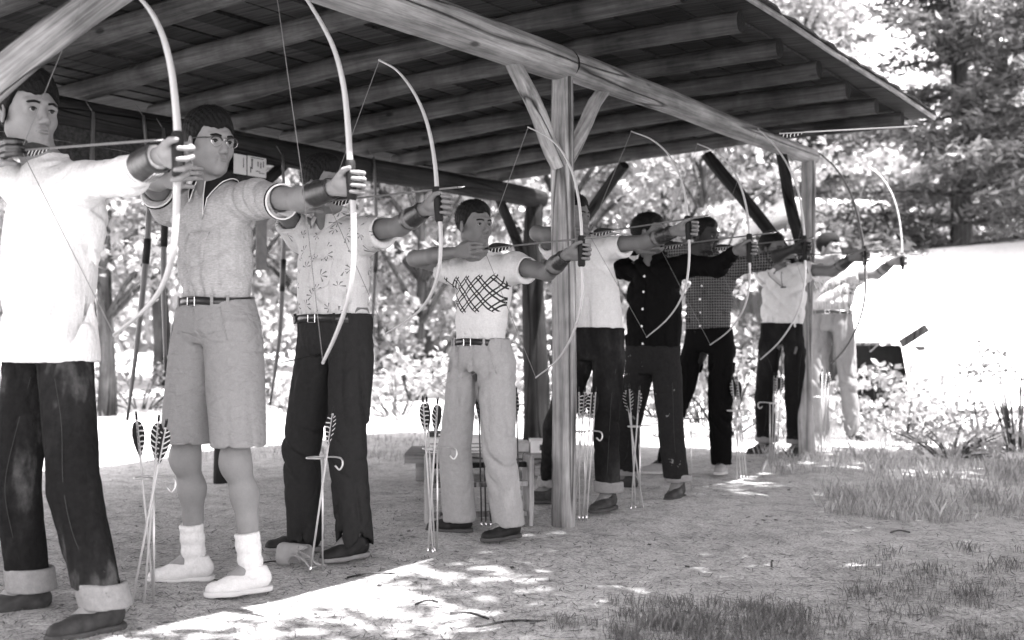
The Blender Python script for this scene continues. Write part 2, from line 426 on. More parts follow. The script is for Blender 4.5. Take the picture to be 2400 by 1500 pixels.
xs = np.concatenate([-np.geomspace(400, 12, 30), np.linspace(-11.5, 11.5, n), np.geomspace(12, 400, 30)])
ys = np.concatenate([-np.geomspace(400, 6, 20), np.linspace(-5, 22, n), np.geomspace(22.5, 600, 40)])
X, Y = np.meshgrid(xs, ys, indexing='ij')
def gz(X, Y):
    h = .018 * np.sin(X * 1.3 + 1) * np.sin(Y * 1.1) + .012 * np.sin(X * 3.1 + Y * 1.7) + .006 * np.sin(X * 7 - Y * 5)
    far = np.clip((Y - 12) / 30, 0, 1) + np.clip((X - 5) / 20, 0, 1)
    return h - .006 + far * .35 * np.sin(X * .11 + Y * .07)
Z = gz(X, Y)
V = np.stack([X, Y, Z], -1).reshape(-1, 3); nx, ny = X.shape
I = np.arange(nx * ny).reshape(nx, ny)
Q = np.stack([I[:-1, :-1], I[1:, :-1], I[1:, 1:], I[:-1, 1:]], -1).reshape(-1, 4)
tag(mesh('ground', V, Q, ground_mat()), kind='structure')
# ================================================================= PEOPLE
def skin_mat(name, g):
    s = NT(name, .6, .18); c = s.coord(); a = s.noise(c, 9, 4, .6); f = s.noise(c, 160, 3, .6)
    base = s.ramp(a, [(.3, g * .88), (.7, g * 1.1)]); base = s.mix(.35, base, s.ramp(f, [(.3, .8), (.7, 1.0)]), 'MULTIPLY')
    s.col(base); s.bump(f, .0012)
    s.b.inputs['Subsurface Weight'].default_value = .0
    return s.m
SK = {'fair': skin_mat('fair_skin', 0.165), 'tan': skin_mat('tanned_skin', 0.118), 'dark': skin_mat('dark_skin', 0.022)}
LIP = {'fair': simple('lip_fair', .125, .45), 'tan': simple('lip_tan', .09, .45), 'dark': simple('lip_dark', .04, .45)}
def hair_mat():
    s = NT('dark_hair', .6, .10); f = s.noise(s.coord((300, 300, 60)), 1.0, 4, .7)
    s.col(s.ramp(f, [(.35, .003), (.7, .012)])); s.bump(f, .006); return s.m
M_HAIR = hair_mat()
M_EYE = simple('eye_white', .22, .3, .03); M_IRIS = simple('iris_dark', .015, .15, .1)
M_LEATH = simple('dark_leather', .010, .45, .3, 40, .002, .5)
M_GUARD = simple('armguard_leather', .014, .4, .3, 30, .003, .5)
M_SHOEL = simple('shoe_leather', .012, .6, .4, 30, .003)
M_BELT = simple('belt_leather', .012, .35, .2, 40, .001, .5)
M_METAL = simple('buckle_metal', .55, .25, .05, 20, 0, .5, 1.0)
M_SOLE = simple('rubber_sole', .14, .8, .15); M_SOLEW = simple('white_rubber_sole', .4, .8, .1); M_DSOLE = simple('dark_sole', .05, .8, .2)
def denim(name, g, worn=.5):
    def pat(s, base):
        c = s.coord(); a = s.noise(s.coord((3, 3, 1.3)), 2.2, 4, .6); w = s.ramp(a, [(.46, .8), (.56, 1.2), (.66, 1 + 3.2 * worn)])
        return s.mix(1.0, base, w, 'MULTIPLY')
    return cloth(name, g, .85, 900, .020, .25, (6, 6, 3.4), pat)
def painty(s, base):
    v = s.noise(s.coord(), 16, 3, .7); z = s.n('ShaderNodeSeparateXYZ'); s.L(s.tc.outputs['Object'], z.inputs[0])
    m = s.M('GREATER_THAN', v, .68); 
    return s.mix(s.M('MULTIPLY', m, .55), base, .22)
def pat_diamond(s, base):
    z = s.n('ShaderNodeSeparateXYZ'); s.L(s.tc.outputs['Object'], z.inputs[0]); X, Z = z.outputs[0], z.outputs[2]
    Zc = s.M('SUBTRACT', s.M('ADD', Z, s.M('MULTIPLY', X, -.02)), 1.155)
    p = 1 / .076; a = s.M('MULTIPLY', s.M('ADD', X, Zc), p); b = s.M('MULTIPLY', s.M('SUBTRACT', X, Zc), p)
    def line(v, ph, w=.10):
        return s.M('LESS_THAN', s.M('ABSOLUTE', s.M('SUBTRACT', s.M('FRACT', s.M('ADD', v, ph)), .5)), w / 2 + .015)
    ln = s.M('MAXIMUM', s.M('MAXIMUM', line(a, .0), line(a, .30)), s.M('MAXIMUM', line(b, .0), line(b, .30)))
    tri = s.M('ABSOLUTE', s.M('SUBTRACT', s.M('FRACT', s.M('MULTIPLY', X, p / 1.0)), .5))
    lim = s.M('LESS_THAN', s.M('ADD', s.M('ABSOLUTE', Zc), s.M('MULTIPLY', tri, .05)), .095)
    front = s.M('MULTIPLY', s.M('LESS_THAN', z.outputs[1], .05), s.M('LESS_THAN', s.M('ABSOLUTE', s.M('ADD', X, .02)), .185)); inx = s.M('LESS_THAN', s.M('ABSOLUTE', s.M('ADD', X, PATX[0])), .17)
    m = s.M('MULTIPLY', s.M('MULTIPLY', ln, lim), front)
    return s.mix(m, base, .025)
PATX = [.0]
def pat_plaid(s, base):
    z = s.n('ShaderNodeSeparateXYZ'); s.L(s.tc.outputs['Object'], z.inputs[0])
    def ln(v): return s.M('LESS_THAN', s.M('FRACT', s.M('MULTIPLY', v, 1 / .019)), .24)
    h = s.M('MAXIMUM', ln(s.M('ADD', z.outputs[0], s.M('MULTIPLY', z.outputs[1], .5))), ln(z.outputs[2]))
    return s.mix(s.M('MULTIPLY', h, .7), base, .17)
def pat_floral(s, base):
    z = s.n('ShaderNodeSeparateXYZ'); s.L(s.tc.outputs['Object'], z.inputs[0])
    cm = s.n('ShaderNodeCombineXYZ'); s.L(z.outputs[0], cm.inputs[0]); s.L(s.M('MULTIPLY', z.outputs[1], .35), cm.inputs[1]); s.L(z.outputs[2], cm.inputs[2])
    v = s.n('ShaderNodeTexVoronoi'); s.L(cm.outputs[0], v.inputs['Vector']); v.inputs['Scale'].default_value = 12.5; v.inputs['Randomness'].default_value = .7
    d = s.n('ShaderNodeVectorMath', operation='SUBTRACT'); mu = s.n('ShaderNodeVectorMath', operation='SCALE'); mu.inputs['Scale'].default_value = 12.5
    s.L(cm.outputs[0], mu.inputs[0]); s.L(mu.outputs[0], d.inputs[0])
    po = s.n('ShaderNodeVectorMath', operation='SCALE'); po.inputs['Scale'].default_value = 12.5; s.L(v.outputs['Position'], po.inputs[0]); s.L(po.outputs[0], d.inputs[1])
    q = s.n('ShaderNodeSeparateXYZ'); s.L(d.outputs[0], q.inputs[0])
    cc = s.n('ShaderNodeSeparateColor'); s.L(v.outputs['Color'], cc.inputs[0])
    ang = s.M('ADD', s.M('ARCTAN2', q.outputs[2], q.outputs[0]), s.M('MULTIPLY', cc.outputs[0], 6.28))
    r = s.M('SQRT', s.M('ADD', s.M('POWER', s.M('ABSOLUTE', q.outputs[0]), 2.0), s.M('POWER', s.M('ABSOLUTE', q.outputs[2]), 2.0)))
    pet = s.M('ABSOLUTE', s.M('SINE', s.M('ADD', s.M('MULTIPLY', ang, 3.5), s.M('MULTIPLY', r, 1.6))))
    m = s.M('MULTIPLY', s.M('MULTIPLY', s.M('GREATER_THAN', pet, .90), s.M('LESS_THAN', r, s.M('ADD', .22, s.M('MULTIPLY', cc.outputs[1], .16)))), s.M('GREATER_THAN', r, .05))
    half_ = s.M('GREATER_THAN', s.M('SINE', ang), -.35)
    return s.mix(s.M('MULTIPLY', s.M('MULTIPLY', m, half_), .85), base, .07)
def pat_knit(s, base):
    z = s.n('ShaderNodeSeparateXYZ'); s.L(s.tc.outputs['Object'], z.inputs[0])
    rib = s.M('GREATER_THAN', s.M('SINE', s.M('MULTIPLY', z.outputs[0], 260.0)), .35)
    low = s.M('LESS_THAN', z.outputs[2], 1.27)
    base = s.mix(s.M('MULTIPLY', s.M('MULTIPLY', rib, low), .45), base, .16)
    n = s.noise(s.coord((1, 1, .6)), 26, 2, .5, 1.2); m = s.M('LESS_THAN', s.M('ABSOLUTE', s.M('SUBTRACT', n, .5)), .035)
    band = s.M('LESS_THAN', s.M('ABSOLUTE', s.M('SUBTRACT', z.outputs[2], 1.40)), .065)
    return s.mix(s.M('MULTIPLY', s.M('MULTIPLY', m, band), .9), base, .04)
def pat_heather(s, base):
    n = s.noise(s.coord((60, 60, 420)), 1.0, 3, .6)
    return s.mix(.5, base, s.ramp(n, [(.35, .55), (.65, 1.1)]), 'MULTIPLY')
def groove(ph, w=.38): return np.exp(-(np.sin(ph) / w) ** 2)
def lown(P, st, f=7.0):
    o = 0
    for _ in range(4):
        k = st.normal(size=3); k *= f / np.linalg.norm(k); o = o + np.sin(P @ k * st.uniform(.7, 1.6) + st.uniform(0, 6.28))
    return o / 4
def fold_fn(amp, seed):
    def f(P, d):
        st = np.random.RandomState(seed); w = lown(P, st, 14); m = np.clip(.5 + 1.1 * lown(P, st, 9), 0, 1)
        return amp * .8 * groove(P @ A(22, 15, 9) + 2 * w) * m
    return f
def shirt_fold(amp, seed, wa, sh, cw, hz=-9):
    def f(P, d):
        return g_(P, d) * np.clip((P[:, 2] - hz) / .09, .2, 1)
    def g_(P, d):
        st = np.random.RandomState(seed); x = P[:, 0] - wa[0]; z = np.clip((P[:, 2] - wa[2]) / (sh[2] - wa[2]), -.3, 1.3); y = P[:, 1] - wa[1]
        w1, w2, m1, m2, m3 = lown(P, st, 6), lown(P, st, 13), lown(P, st, 8), lown(P, st, 8), lown(P, st, 7)
        torso = np.clip((cw + .02 - np.abs(P[:, 0] - sh[0])) / .04, 0, 1)
        v = groove((x + y * .5) * 36 * (1.15 - .3 * z) + 2.4 * w1 + 1.2 * z, .5) * np.clip(.5 + m1 * 1.2, 0, 1) * np.clip(1.3 - z, .2, 1)
        dl = groove((P[:, 2] * .85 - x * .55) * 30 + 2.2 * w1 + .8 * w2, .45) * np.clip(.35 + m2 * 1.3, 0, 1) * np.clip(.4 + z, 0, 1)
        dr = groove((P[:, 2] * .7 + x * .75) * 32 + 2.0 * w2 + w1, .45) * np.clip(.25 + m3 * 1.3, 0, 1)
        bun = groove(x * 75 + 3 * w1, .5) * np.exp(-((z - .03) / .10) ** 2) * .8
        arm = groove(P[:, 0] * 48 + P[:, 2] * 22 + 2.4 * w1, .45) * np.clip(.45 + m2, 0, 1)
        swell = -.55 * (w1 + .6 * w2)
        return amp * (torso * (1.0 * v + .8 * dl + .8 * dr + bun + swell) + (1 - torso) * (.75 * arm + .2 * swell))
    return f
def leg_fold(amp, seed, kz, hz):
    def f(P, d):
        st = np.random.RandomState(seed); z = P[:, 2]; x = P[:, 0]
        w1, w2, m1, m2 = lown(P, st, 6), lown(P, st, 13), lown(P, st, 9), lown(P, st, 9)
        kn = np.exp(-((z - kz + .02) / .13) ** 2) * (hz > 0); hm = np.exp(-((z - hz) / .13) ** 2) if hz > 0 else 0; cr = np.exp(-((z - (kz + .36)) / .11) ** 2)
        a = groove(z * 19 + x * 30 + 2.2 * w1 + w2, .42) * np.clip(.4 + m1, 0, 1); b = groove(z * 20 - x * 34 + 2.0 * w2, .42) * np.clip(.4 + m2, 0, 1)
        v = groove(x * 30 + P[:, 1] * 22 + 1.6 * w1 + z * 1.2, .35) * np.clip(.3 + m2 * 1.2, 0, 1)
        return amp * (.55 if hz < 0 else 1) * (1.1 * a * kn + .9 * b * hm + 1.1 * b * cr + 1.0 * v * (1 - .5 * kn) + .45 * a * (1 - kn) * .5 - .5 * w1)
    return f
# ---- head, in its own axes: x face, y left, z up; origin between the eyes' level and the skull axis
def head_prims(C, R, s, style):
    T_ = lambda *v: C + R @ (A(*v) * s)
    e = lambda c, r, k=.015, op='+', Rr=None: ell(T_(*c), A(*r) * s, R if Rr is None else Rr, k * s, op)
    c = lambda a, b, ra, rb, k=.012, op='+': cap(T_(*a), T_(*b), ra * s, rb * s, k * s, op)
    P = [e((-.014, 0, .036), (.099, .077, .086)), e((.028, 0, -.030), (.062, .057, .084), .03),
         c((0, .046, -.060), (.062, .012, -.100), .024, .019, .03), c((0, -.046, -.060), (.062, -.012, -.100), .024, .019, .03),
         e((.074, 0, -.096), (.020, .020, .017), .02)]
    for y in (1, -1):
        P += [e((.052, .038 * y, -.030), (.028, .024, .026), .025), c((.086, .010 * y, .024), (.072, .046 * y, .021), .009, .008, .016)]
        P += [e((.098, .031 * y, .001), (.021, .018, .0115), .012, '-')]
        P += [c((.074, .017 * y, .006), (.075, .044 * y, .006), .012, .011, .006), c((.073, .018 * y, -.008), (.071, .044 * y, -.008), .010, .009, .006)]
        P += [e((.087, .031 * y, -.0018), (.012, .0135, .0042), .002, '-')]
        P += [e((-.004, .080 * y, -.012), (.020, .008, .032), .006, '+', R @ rotz(.35 * y)), e((.000, .088 * y, -.012), (.010, .006, .019), .004, '-', R @ rotz(.35 * y))]
        P += [e((.096, .0125 * y, -.041), (.010, .008, .008), .007)]
    P += [c((.084, 0, .006), (.106, 0, -.034), .0075, .0105, .012), c((.088, .013, -.0635), (.088, -.013, -.0635), .0085, .0085, .010),
          c((.086, .012, -.077), (.086, -.012, -.077), .0085, .0085, .010), c((.098, .026, -.0708), (.098, -.026, -.0708), .0035, .0035, .004, '-')]
    return P
def project(prims, p, d, disp=None, far=.4, off=.004):
    p = np.asarray(p, float); d = np.asarray(d, float) / np.linalg.norm(d); ts = np.arange(0, far, .003)
    v = evalf(prims, p + np.outer(ts, d), disp); i = np.argmax(v < off)
    return p + d * (ts[i] if v[i] < off else 0), bool(v[i] < off)
def rotz(a): return np.array([[cos(a), -sin(a), 0], [sin(a), cos(a), 0], [0, 0, 1]])
def roty(a): return np.array([[cos(a), 0, sin(a)], [0, 1, 0], [-sin(a), 0, cos(a)]])
def rotx(a): return np.array([[1, 0, 0], [0, cos(a), -sin(a)], [0, sin(a), cos(a)]])
def hair_prims(C, R, s, top=.012, front=.064, vol=1.0, side=.006):
    T_ = lambda *v: C + R @ (A(*v) * s)
    base = [ell(T_(-.016, 0, .040), A(.101 + side, .079 + side, .090 + top * .6) * s, R, .01), ell(T_(.015, 0, .075), A(.072, .058, .040 + top) * s, R, .02)]
    def cut(P):
        q = (P - C) @ R / s
        hl = np.interp(q[:, 0], [-.10, -.05, -.012, .012, .030, .050, .066, .085, .12], [-.075, -.062, -.030, .000, .020, .052, front - .012, front - .006, front])
        hl = hl + .006 * np.sin(q[:, 1] * 90)
        return (hl - q[:, 2]) * .7 * s
    return base + [(cut, A(0, 0, 0), 99, .004, 'i')]
# ---- hands. G = grip centre, the hand's x axis is the pointing direction, y away from the archer's front, z up
def bow_hand(G, R, W_, s, spread=0.0, mat=False):
    T_ = lambda *v: G + R @ (A(*v) * s)
    P = []; zs = (.033, .0115, -.0105, -.032); ln = (1.0, 1.10, 1.0, .80)
    wr = W_
    for i, z in enumerate(zs):
        kn = T_(-.004, .031, z); P.append(cap(wr + (T_(0, 0, z) - T_(0, 0, 0)) * .45, kn, .015 * s, .0125 * s, .012))
    P += [ell(T_(-.045, .010, .0), A(.045, .021, .040) * s, R, .015), ell(T_(-.045, -.010, .005), A(.026, .017, .024) * s, R, .015)]
    for i, z in enumerate(zs):
        l = ln[i]; sp = spread * (1.5 - i) * .35
        a = T_(-.002, .031, z); b = T_(.032 * l, .024, z + sp * .012 - .002); c = T_(.041 * l, -.004, z + sp * .02 - .003); d = T_(.028 * l, -.025, z + sp * .026 - .002)
        if spread: b = T_(.036 * l, .016, z - .003 - .003 * i); c = T_(.048 * l, -.010, z - .006 - .007 * i); d = T_(.040 * l + .004, -.033, z - .008 - .009 * i)
        k = .0035
        k = .002; P += [cap(a, b, .0108 * s, .0094 * s, k), cap(b, c, .0096 * s, .0085 * s, k), cap(c, d, .0088 * s, .0070 * s, k)]
    P += [cap(T_(-.066, -.008, .006), T_(-.034, -.024, .024), .017 * s, .0135 * s, .01), cap(T_(-.034, -.024, .024), T_(-.008, -.029, .040), .0125 * s, .0105 * s, .004), cap(T_(-.008, -.029, .040), T_(.016, -.026, .046), .0105 * s, .0085 * s, .004)]
    return P
def draw_hand(Np, R, W_, s):
    T_ = lambda *v: Np + R @ (A(*v) * s); P = []; F_ = []
    zs = (.032, .0100, -.0120, -.033)
    for i, z in enumerate(zs):
        P.append(cap(W_ + (T_(0, 0, z) - T_(0, 0, 0)) * .5, T_(-.078, -.020, z), .0145 * s, .0125 * s, .012))
    P += [ell(T_(-.115, -.008, 0), A(.044, .019, .037) * s, R, .015)]
    for i, z in enumerate(zs):
        if i < 3:
            a, b, c, d = T_(-.076, -.020, z), T_(-.036, -.026, z * .95), T_(-.004 + .003 * (i == 1), -.017, z * .85), T_(-.004, .010, z * .85)
        else: a, b, c, d = T_(-.076, -.020, z), T_(-.046, -.026, z - .004), T_(-.036, -.004, z - .005), T_(-.052, .010, z - .004)
        ox = (-.002, .004, .0, .0)[i]; a, b, c = a + A(ox, 0, 0), b + A(ox * 1.5, -.002 * (i == 1), 0), c + A(ox, 0, 0)
        f = [cap(a, b, .0100 * s, .0088 * s, .002), cap(b, c, .0092 * s, .0080 * s, .0015), cap(c, d, .0082 * s, .0068 * s, .0015)]
        P += f; F_ += f[:] if i < 3 else []
    P += [cap(T_(-.135, -.004, .028), T_(-.098, .004, .036), .015 * s, .012 * s, .01), cap(T_(-.098, .004, .036), T_(-.070, .008, .022), .011 * s, .009 * s, .004)]
    return P, F_
def grow(prims, dr): return [((lambda P, f=f: f(P) - dr), c, r + dr, k, op) for f, c, r, k, op in prims]
def shoe(name, pos, yaw, s, mat, solemat, parent, high=.0, vox=.006):
    """pos: point on the ground under the ankle; yaw: toe direction in the parent's axes"""
    R = rotz(yaw); T_ = lambda *v: A(*pos) + R @ (A(*v) * s)
    P = [cap(T_(-.035, 0, .050), T_(.070, .006, .036), .040 * s, .037 * s, .02, '+', (R @ A(0, 1, 0), .88)), cap(T_(.065, .006, .030), T_(.140, .004, .026), .041 * s, .034 * s, .03, '+', ((0, 0, 1), .86)), cap(T_(-.01, 0, .05), T_(-.012, 0, .095 + high), .041 * s, .042 * s, .02),
         half(T_(0, 0, .014), (0, 0, -1), .006), ]
    if not high: P.append(half(T_(-.01, 0, .105), A(0, 0, 1) + R @ A(-.15, 0, 0), .004))
    P.append(cap(T_(.0, 0, .075), T_(-.012, 0, .16 + high), .030 * s, .036 * s, .006, '-'))
    o = sdf_obj('shoe', P, vox, mat, parent)
    so_ = [cap(T_(-.040, 0, .010), T_(-.0, 0, .010), .040 * s, .038 * s, .02), cap(T_(0, 0, .010), T_(.08, .006, .010), .038 * s, .047 * s, .02), cap(T_(.08, .006, .010), T_(.144, .004, .010), .046 * s, .036 * s, .02), half(T_(0, 0, .022), (0, 0, 1), .003), half(T_(0, 0, .002), (0, 0, -1), .003)]
    sdf_obj('sole', so_, .0055, solemat, o)
    if vox < .0065:
        b = MB()
        for i in range(4):
            x = .045 + .019 * i; z = .093 - .011 * i
            b.tube([T_(x - .004, -.020, z - .006), T_(x, 0, z + .006), T_(x + .006, .024, z - .006)], .0024, 5)
        b.tube(smooth_path([T_(.045, 0, .096), T_(.030, .030, .100), T_(.05, .048, .075)], 5), .0022, 5); b.tube(smooth_path([T_(.045, 0, .096), T_(.04, -.030, .098), T_(.06, -.046, .07)], 5), .0022, 5)
        b.build('laces', LACE[0], o)
    return o
LACE = [simple('shoe_lace', .14, .8, .1)]
def person(cfg):
    T = cfg['T']; s = cfg.get('s', 1.0); vb = cfg.get('vox', .0055); vg = cfg.get('voxg', .008)
    lf, rf = gnd(*cfg['lf']), gnd(*cfg['rf'])
    e0 = (te(lf)[1] + te(rf)[1]) / 2; org = W(e0, T, 0)
    def J(px, dt): p = pl(px[0], px[1], T + dt); t, e = te(p); return A(e - e0, t - T, p[2])
    def J0(g): t, e = te(g); return A(e - e0, t - T, 0)
    root = empty('person', org, TH, label=cfg['label'], cat='man')
    sm = SK[cfg.get('skin', 'fair')]
    hc = J(cfg['head'], cfg.get('hdt', .0)); hs = cfg.get('hs', 1.0) * s
    R = rotz(cfg.get('yaw', -.1)) @ roty(cfg.get('pitch', .03)) @ rotx(cfg.get('roll', 0))
    ls = J(cfg['ls'], .05) + A(*cfg.get('lso', (0, 0, 0))); 
    rs = J(cfg['rs'], .06) if 'rs' in cfg else ls + A(-.36 * s, .02, 0)
    g = J(cfg['g'], -.17); lw = J(cfg['lw'], -.13) if 'lw' in cfg else g + A(-.08, .03, -.01)
    hdir = (g - lw) / np.linalg.norm(g - lw)
    # hand axes
    hx = A(1, 0, 0) * .8 + hdir * .2; hx[2] = 0; hx /= np.linalg.norm(hx); hR = np.stack([hx, np.cross(A(0, 0, 1), hx), A(0, 0, 1)], 1) @ roty(cfg.get('hroll', 0))
    lwp = g + hR @ A(-.088, .010, -.006) * s
    nk = J(cfg['n'], -.17)
    def ik(a, b, la, lb, hint):
        d = b - a; D = np.linalg.norm(d); q_ = min(1, max(.8, D / .965 / (la + lb))); la, lb = la * q_, lb * q_; D2 = min(D, (la + lb) * .995); x = (la * la - lb * lb + D2 * D2) / (2 * D2); h = sqrt(max(la * la - x * x, 0))
        u = d / D; hh = np.asarray(hint, float); hh = hh - u * (hh @ u); hh /= np.linalg.norm(hh); return a + u * x * (D / D2) + hh * h
    le = ik(ls, lwp, .285 * s, .25 * s, cfg.get('lhint', (0, .5, -1)))
    rw = nk + A(-.165, .0, -.005) * s if 'rw' not in cfg else nk + A(*cfg['rw'])
    re = J(cfg['re'], cfg.get('redt', .02)) if 're' in cfg else ik(rs, rw, .285 * s, .25 * s, (-1, .3, .1))
    wa = J(cfg['wa'], .03); nb = (ls + rs) / 2; nb = A(nb[0] * .45 + hc[0] * .55, nb[1] * .5 + hc[1] * .5 + .02, max(nb[2] + .03, hc[2] - cfg.get('nk', .158) * hs))
    lg, rg = J0(lf), J0(rf)
    ya, yb = cfg.get('lyaw', -1.0), cfg.get('ryaw', -1.9)
    la = lg + A(0, 0, .10); ra = rg + A(0, 0, .10)
    hipz = wa[2] - .15 * s
    lh = A(wa[0] + .094 * s, wa[1] - .0, hipz); rh = A(wa[0] - .094 * s, wa[1] - .0, hipz)
    lk = (lh * .46 + la * .54) + A(*cfg.get('lko', (.012, -.045, 0))); rk = (rh * .46 + ra * .54) + A(*cfg.get('rko', (-.012, -.045, 0)))
    # ---------- body: one continuous surface
    P = head_prims(hc, R, hs, None)
    nkr = .056 * s
    P += [cap(hc + R @ A(-.022, 0, -.055) * hs, nb + A(0, 0, -.02), nkr, nkr * 1.12, .03), cap(nb + A(0, 0, -.04), ls + A(-.03, 0, -.02), .06 * s, .045 * s, .04), cap(nb + A(0, 0, -.03), rs + A(.03, 0, -.02), .06 * s, .045 * s, .04)]
    
    P += [cap((ls + rs) / 2 + A(0, .012, -.10), wa, .078 * s, .075 * s, .05), cap(wa, (lh + rh) / 2 + A(0, 0, .045), .080 * s, .070 * s, .03)]
    P += [cap(ls, le, .047 * s, .040 * s, .03), cap(le, lwp + (le - lwp) * .55, .041 * s, .042 * s, .02), cap(lwp + (le - lwp) * .55, lwp, .040 * s, .0255 * s, .02)]
    P += [cap(rs, re, .048 * s, .041 * s, .03), cap(re, rw + (re - rw) * .55, .041 * s, .042 * s, .02), cap(rw + (re - rw) * .55, rw, .040 * s, .0255 * s, .02)]
    lhand = bow_hand(g, hR, lwp, s * .95, cfg.get('spread', 0)); 
    dR = rotz(cfg.get('dyaw', 0)); rhand, fing = draw_hand(nk, dR, rw, s)
    P += lhand + rhand
    bare = cfg.get('shorts')
    for h, kn, an, yw in ((lh, lk, la, ya), (rh, rk, ra, yb)):
        c1 = kn * .68 + an * .32 + A(0, .018, 0)
        P += [cap(h + A(0, 0, -.02), kn, .070 * s, .048 * s, .02), cap(kn, c1, .046 * s, .047 * s, .05), cap(c1, an, .046 * s, .033 * s, .04), cap(an, an + rotz(yw) @ A(.11, 0, -.065) * s, .033 * s, .022 * s, .02)]
        if bare: P += [ell(kn + A(0, -.026, 0), A(.028, .022, .044) * s, None, .04)]
    sdf_obj('body', P, vb, sm, root)
    # ---------- hair, eyes, brows, lips
    hk = cfg.get('hair', {})
    HV_, HQ_ = sdf_mesh(hair_prims(hc, R, hs, **hk), vb, lambda P, d: .0022 * np.sin(P @ A(210, 90, 60)) * np.sin(P @ A(-80, 190, 110)))
    sr_ = np.random.RandomState(cfg['i']); ix = sr_.randint(0, len(HV_), 2600); p_ = HV_[ix]; ctr = hc + R @ A(-.01, 0, .03) * hs; nn_ = p_ - ctr; nn_ /= np.linalg.norm(nn_, axis=1)[:, None]
    back = (R @ A(-.75, 0, .35)) * cfg.get('comb', 1.0); dr = nn_ * .22 + back + sr_.normal(size=nn_.shape) * .28; dr /= np.linalg.norm(dr, axis=1)[:, None]; sd = np.cross(dr, nn_); sd /= np.linalg.norm(sd, axis=1)[:, None] + 1e-9
    ln_ = sr_.uniform(.005, .012, len(ix))[:, None]; w_ = .0009; SV = np.stack([p_ - sd * w_, p_ + sd * w_, p_ + dr * ln_ + sd * w_ * .4, p_ + dr * ln_ - sd * w_ * .4], 1).reshape(-1, 3)
    mesh('hair', np.concatenate([HV_, SV]), np.concatenate([HQ_, np.arange(len(SV)).reshape(-1, 4) + len(HV_)]), M_HAIR, root)
    for y in (1, -1):
        c = hc + R @ A(.0745, .031 * y, -.001) * hs; b = MB(); b.ball(c, .0118 * hs, 14, 10)
        gz_ = R @ A(1, cfg.get('gaze', .0), -.03); gz_ /= np.linalg.norm(gz_); x, yy = frame_of(gz_)
        ring = [c + gz_ * .0104 * hs + (x * cos(a) + yy * sin(a)) * .0068 * hs for a in np.linspace(0, 2 * pi, 13)[:-1]]
        b.add(ring + [c + gz_ * .0124 * hs], [(i, (i + 1) % 12, 12) for i in range(12)], 1)
        b.build('eye', [M_EYE, M_IRIS], root)
    if vb < .0065 or True:
        b = MB()
        for y in (1, -1):
            b.tube(smooth_path([hc + R @ A(*q) * hs for q in ((.097, .013 * y, .0175), (.093, .031 * y, .0215), (.078, .050 * y, .0175))], 4), [.0030 * hs] * 4 + [.0034 * hs] * 4 + [.0016 * hs], 6, flat=(1, 1.25))
            b.tube(smooth_path([hc + R @ A(*q) * hs for q in ((.0835, .0185 * y, .0000), (.0885, .031 * y, .0040), (.0800, .0445 * y, .0000))], 4), .0017 * hs, 5)
        b.build('eyebrows', M_HAIR, root)
        b = MB()
        T_ = lambda q: hc + R @ A(*q) * hs
        b.tube(smooth_path([T_((.0855, .0225, -.0700)), T_((.0935, .011, -.0655)), T_((.0960, 0, -.0662)), T_((.0935, -.011, -.0655)), T_((.0855, -.0225, -.0700))], 4), [.001] + [.0034 * hs] * 15 + [.001], 6)
        b.tube(smooth_path([T_((.086, .021, -.0712)), T_((.0925, .011, -.0752)), T_((.0940, 0, -.0762)), T_((.0925, -.011, -.0752)), T_((.086, -.021, -.0712))], 4), [.001] + [.0038 * hs] * 15 + [.001], 6)
        b.build('lips', LIP[cfg.get('skin', 'fair')], root)
    if cfg.get('specs'):
        b = MB(); 
        for y in (1, -1):
            cc = T_((.100, .032 * y, -.004)); rr = .021 * hs
            b.tube([cc + R @ A(-.002 * abs(cos(a)), rr * 1.12 * cos(a), rr * .85 * sin(a)) for a in np.linspace(0, 2 * pi, 21)], .0014, 6, capends=False)
            b.tube([cc + R @ A(-.002 * abs(cos(a)), rr * 1.12 * cos(a), rr * .85 * sin(a) + .001) for a in np.linspace(.05, pi - .05, 12)], .0030, 6, mi=1)
            b.tube([T_((.098, .054 * y, .008)), T_((.04, .078 * y, .008)), T_((-.005, .083 * y, .006)), T_((-.02, .082 * y, -.01))], .0022, 6, mi=1)
        b.tube([T_((.101, .011, .001)), T_((.108, 0, .005)), T_((.101, -.011, .001))], .0016, 6)
        b.build('eyeglasses', [M_METAL, M_LEATH], root)
    # ---------- shirt
    tw, cw = cfg.get('tw', .155) * s, cfg.get('cw', .175) * s; td = cfg.get('td', .105) * s
    hemz = wa[2] + cfg.get('hem', -.03)
    sh = (ls + rs) / 2
    sec = [(hemz - .02, wa[0], wa[1], tw * cfg.get('hw', 1.0), td * cfg.get('hw', 1.0) * 1.02), (wa[2] + .01, wa[0], wa[1], tw * (1 + (cfg.get('hw', 1.0) - 1) * .8), td), (wa[2] + .08, wa[0] * .85 + sh[0] * .15, wa[1], tw * 1.08, td * 1.12), (wa[2] * .5 + sh[2] * .5, (wa[0] + sh[0]) / 2, (wa[1] + sh[1]) / 2, (tw + cw) / 2 * 1.04, td * 1.12),
           (sh[2] - .12, sh[0], sh[1], cw, td * 1.12), (sh[2] - .02, sh[0], sh[1], cw * .93, td * .95), (sh[2] + .03, sh[0], sh[1] + .01, cw * .6, td * .7), (sh[2] + .055, sh[0], sh[1] + .01, cw * .38, td * .6)]
    sl_ = cfg.get('sleeve', .55); long_ = sl_ > 1
    S_ = [loft(sec, .03), cap(nb + A(0, .01, -.055), ls + A(0, 0, -.004), .070 * s, .066 * s, .06), cap(nb + A(0, .01, -.055), rs + A(0, 0, -.004), .070 * s, .066 * s, .06),
          cap(nb + A(0, 0, -.03), nb + A(0, .0, .006), .070 * s, .061 * s, .03)]
    sr = cfg.get('sr', .062) * s
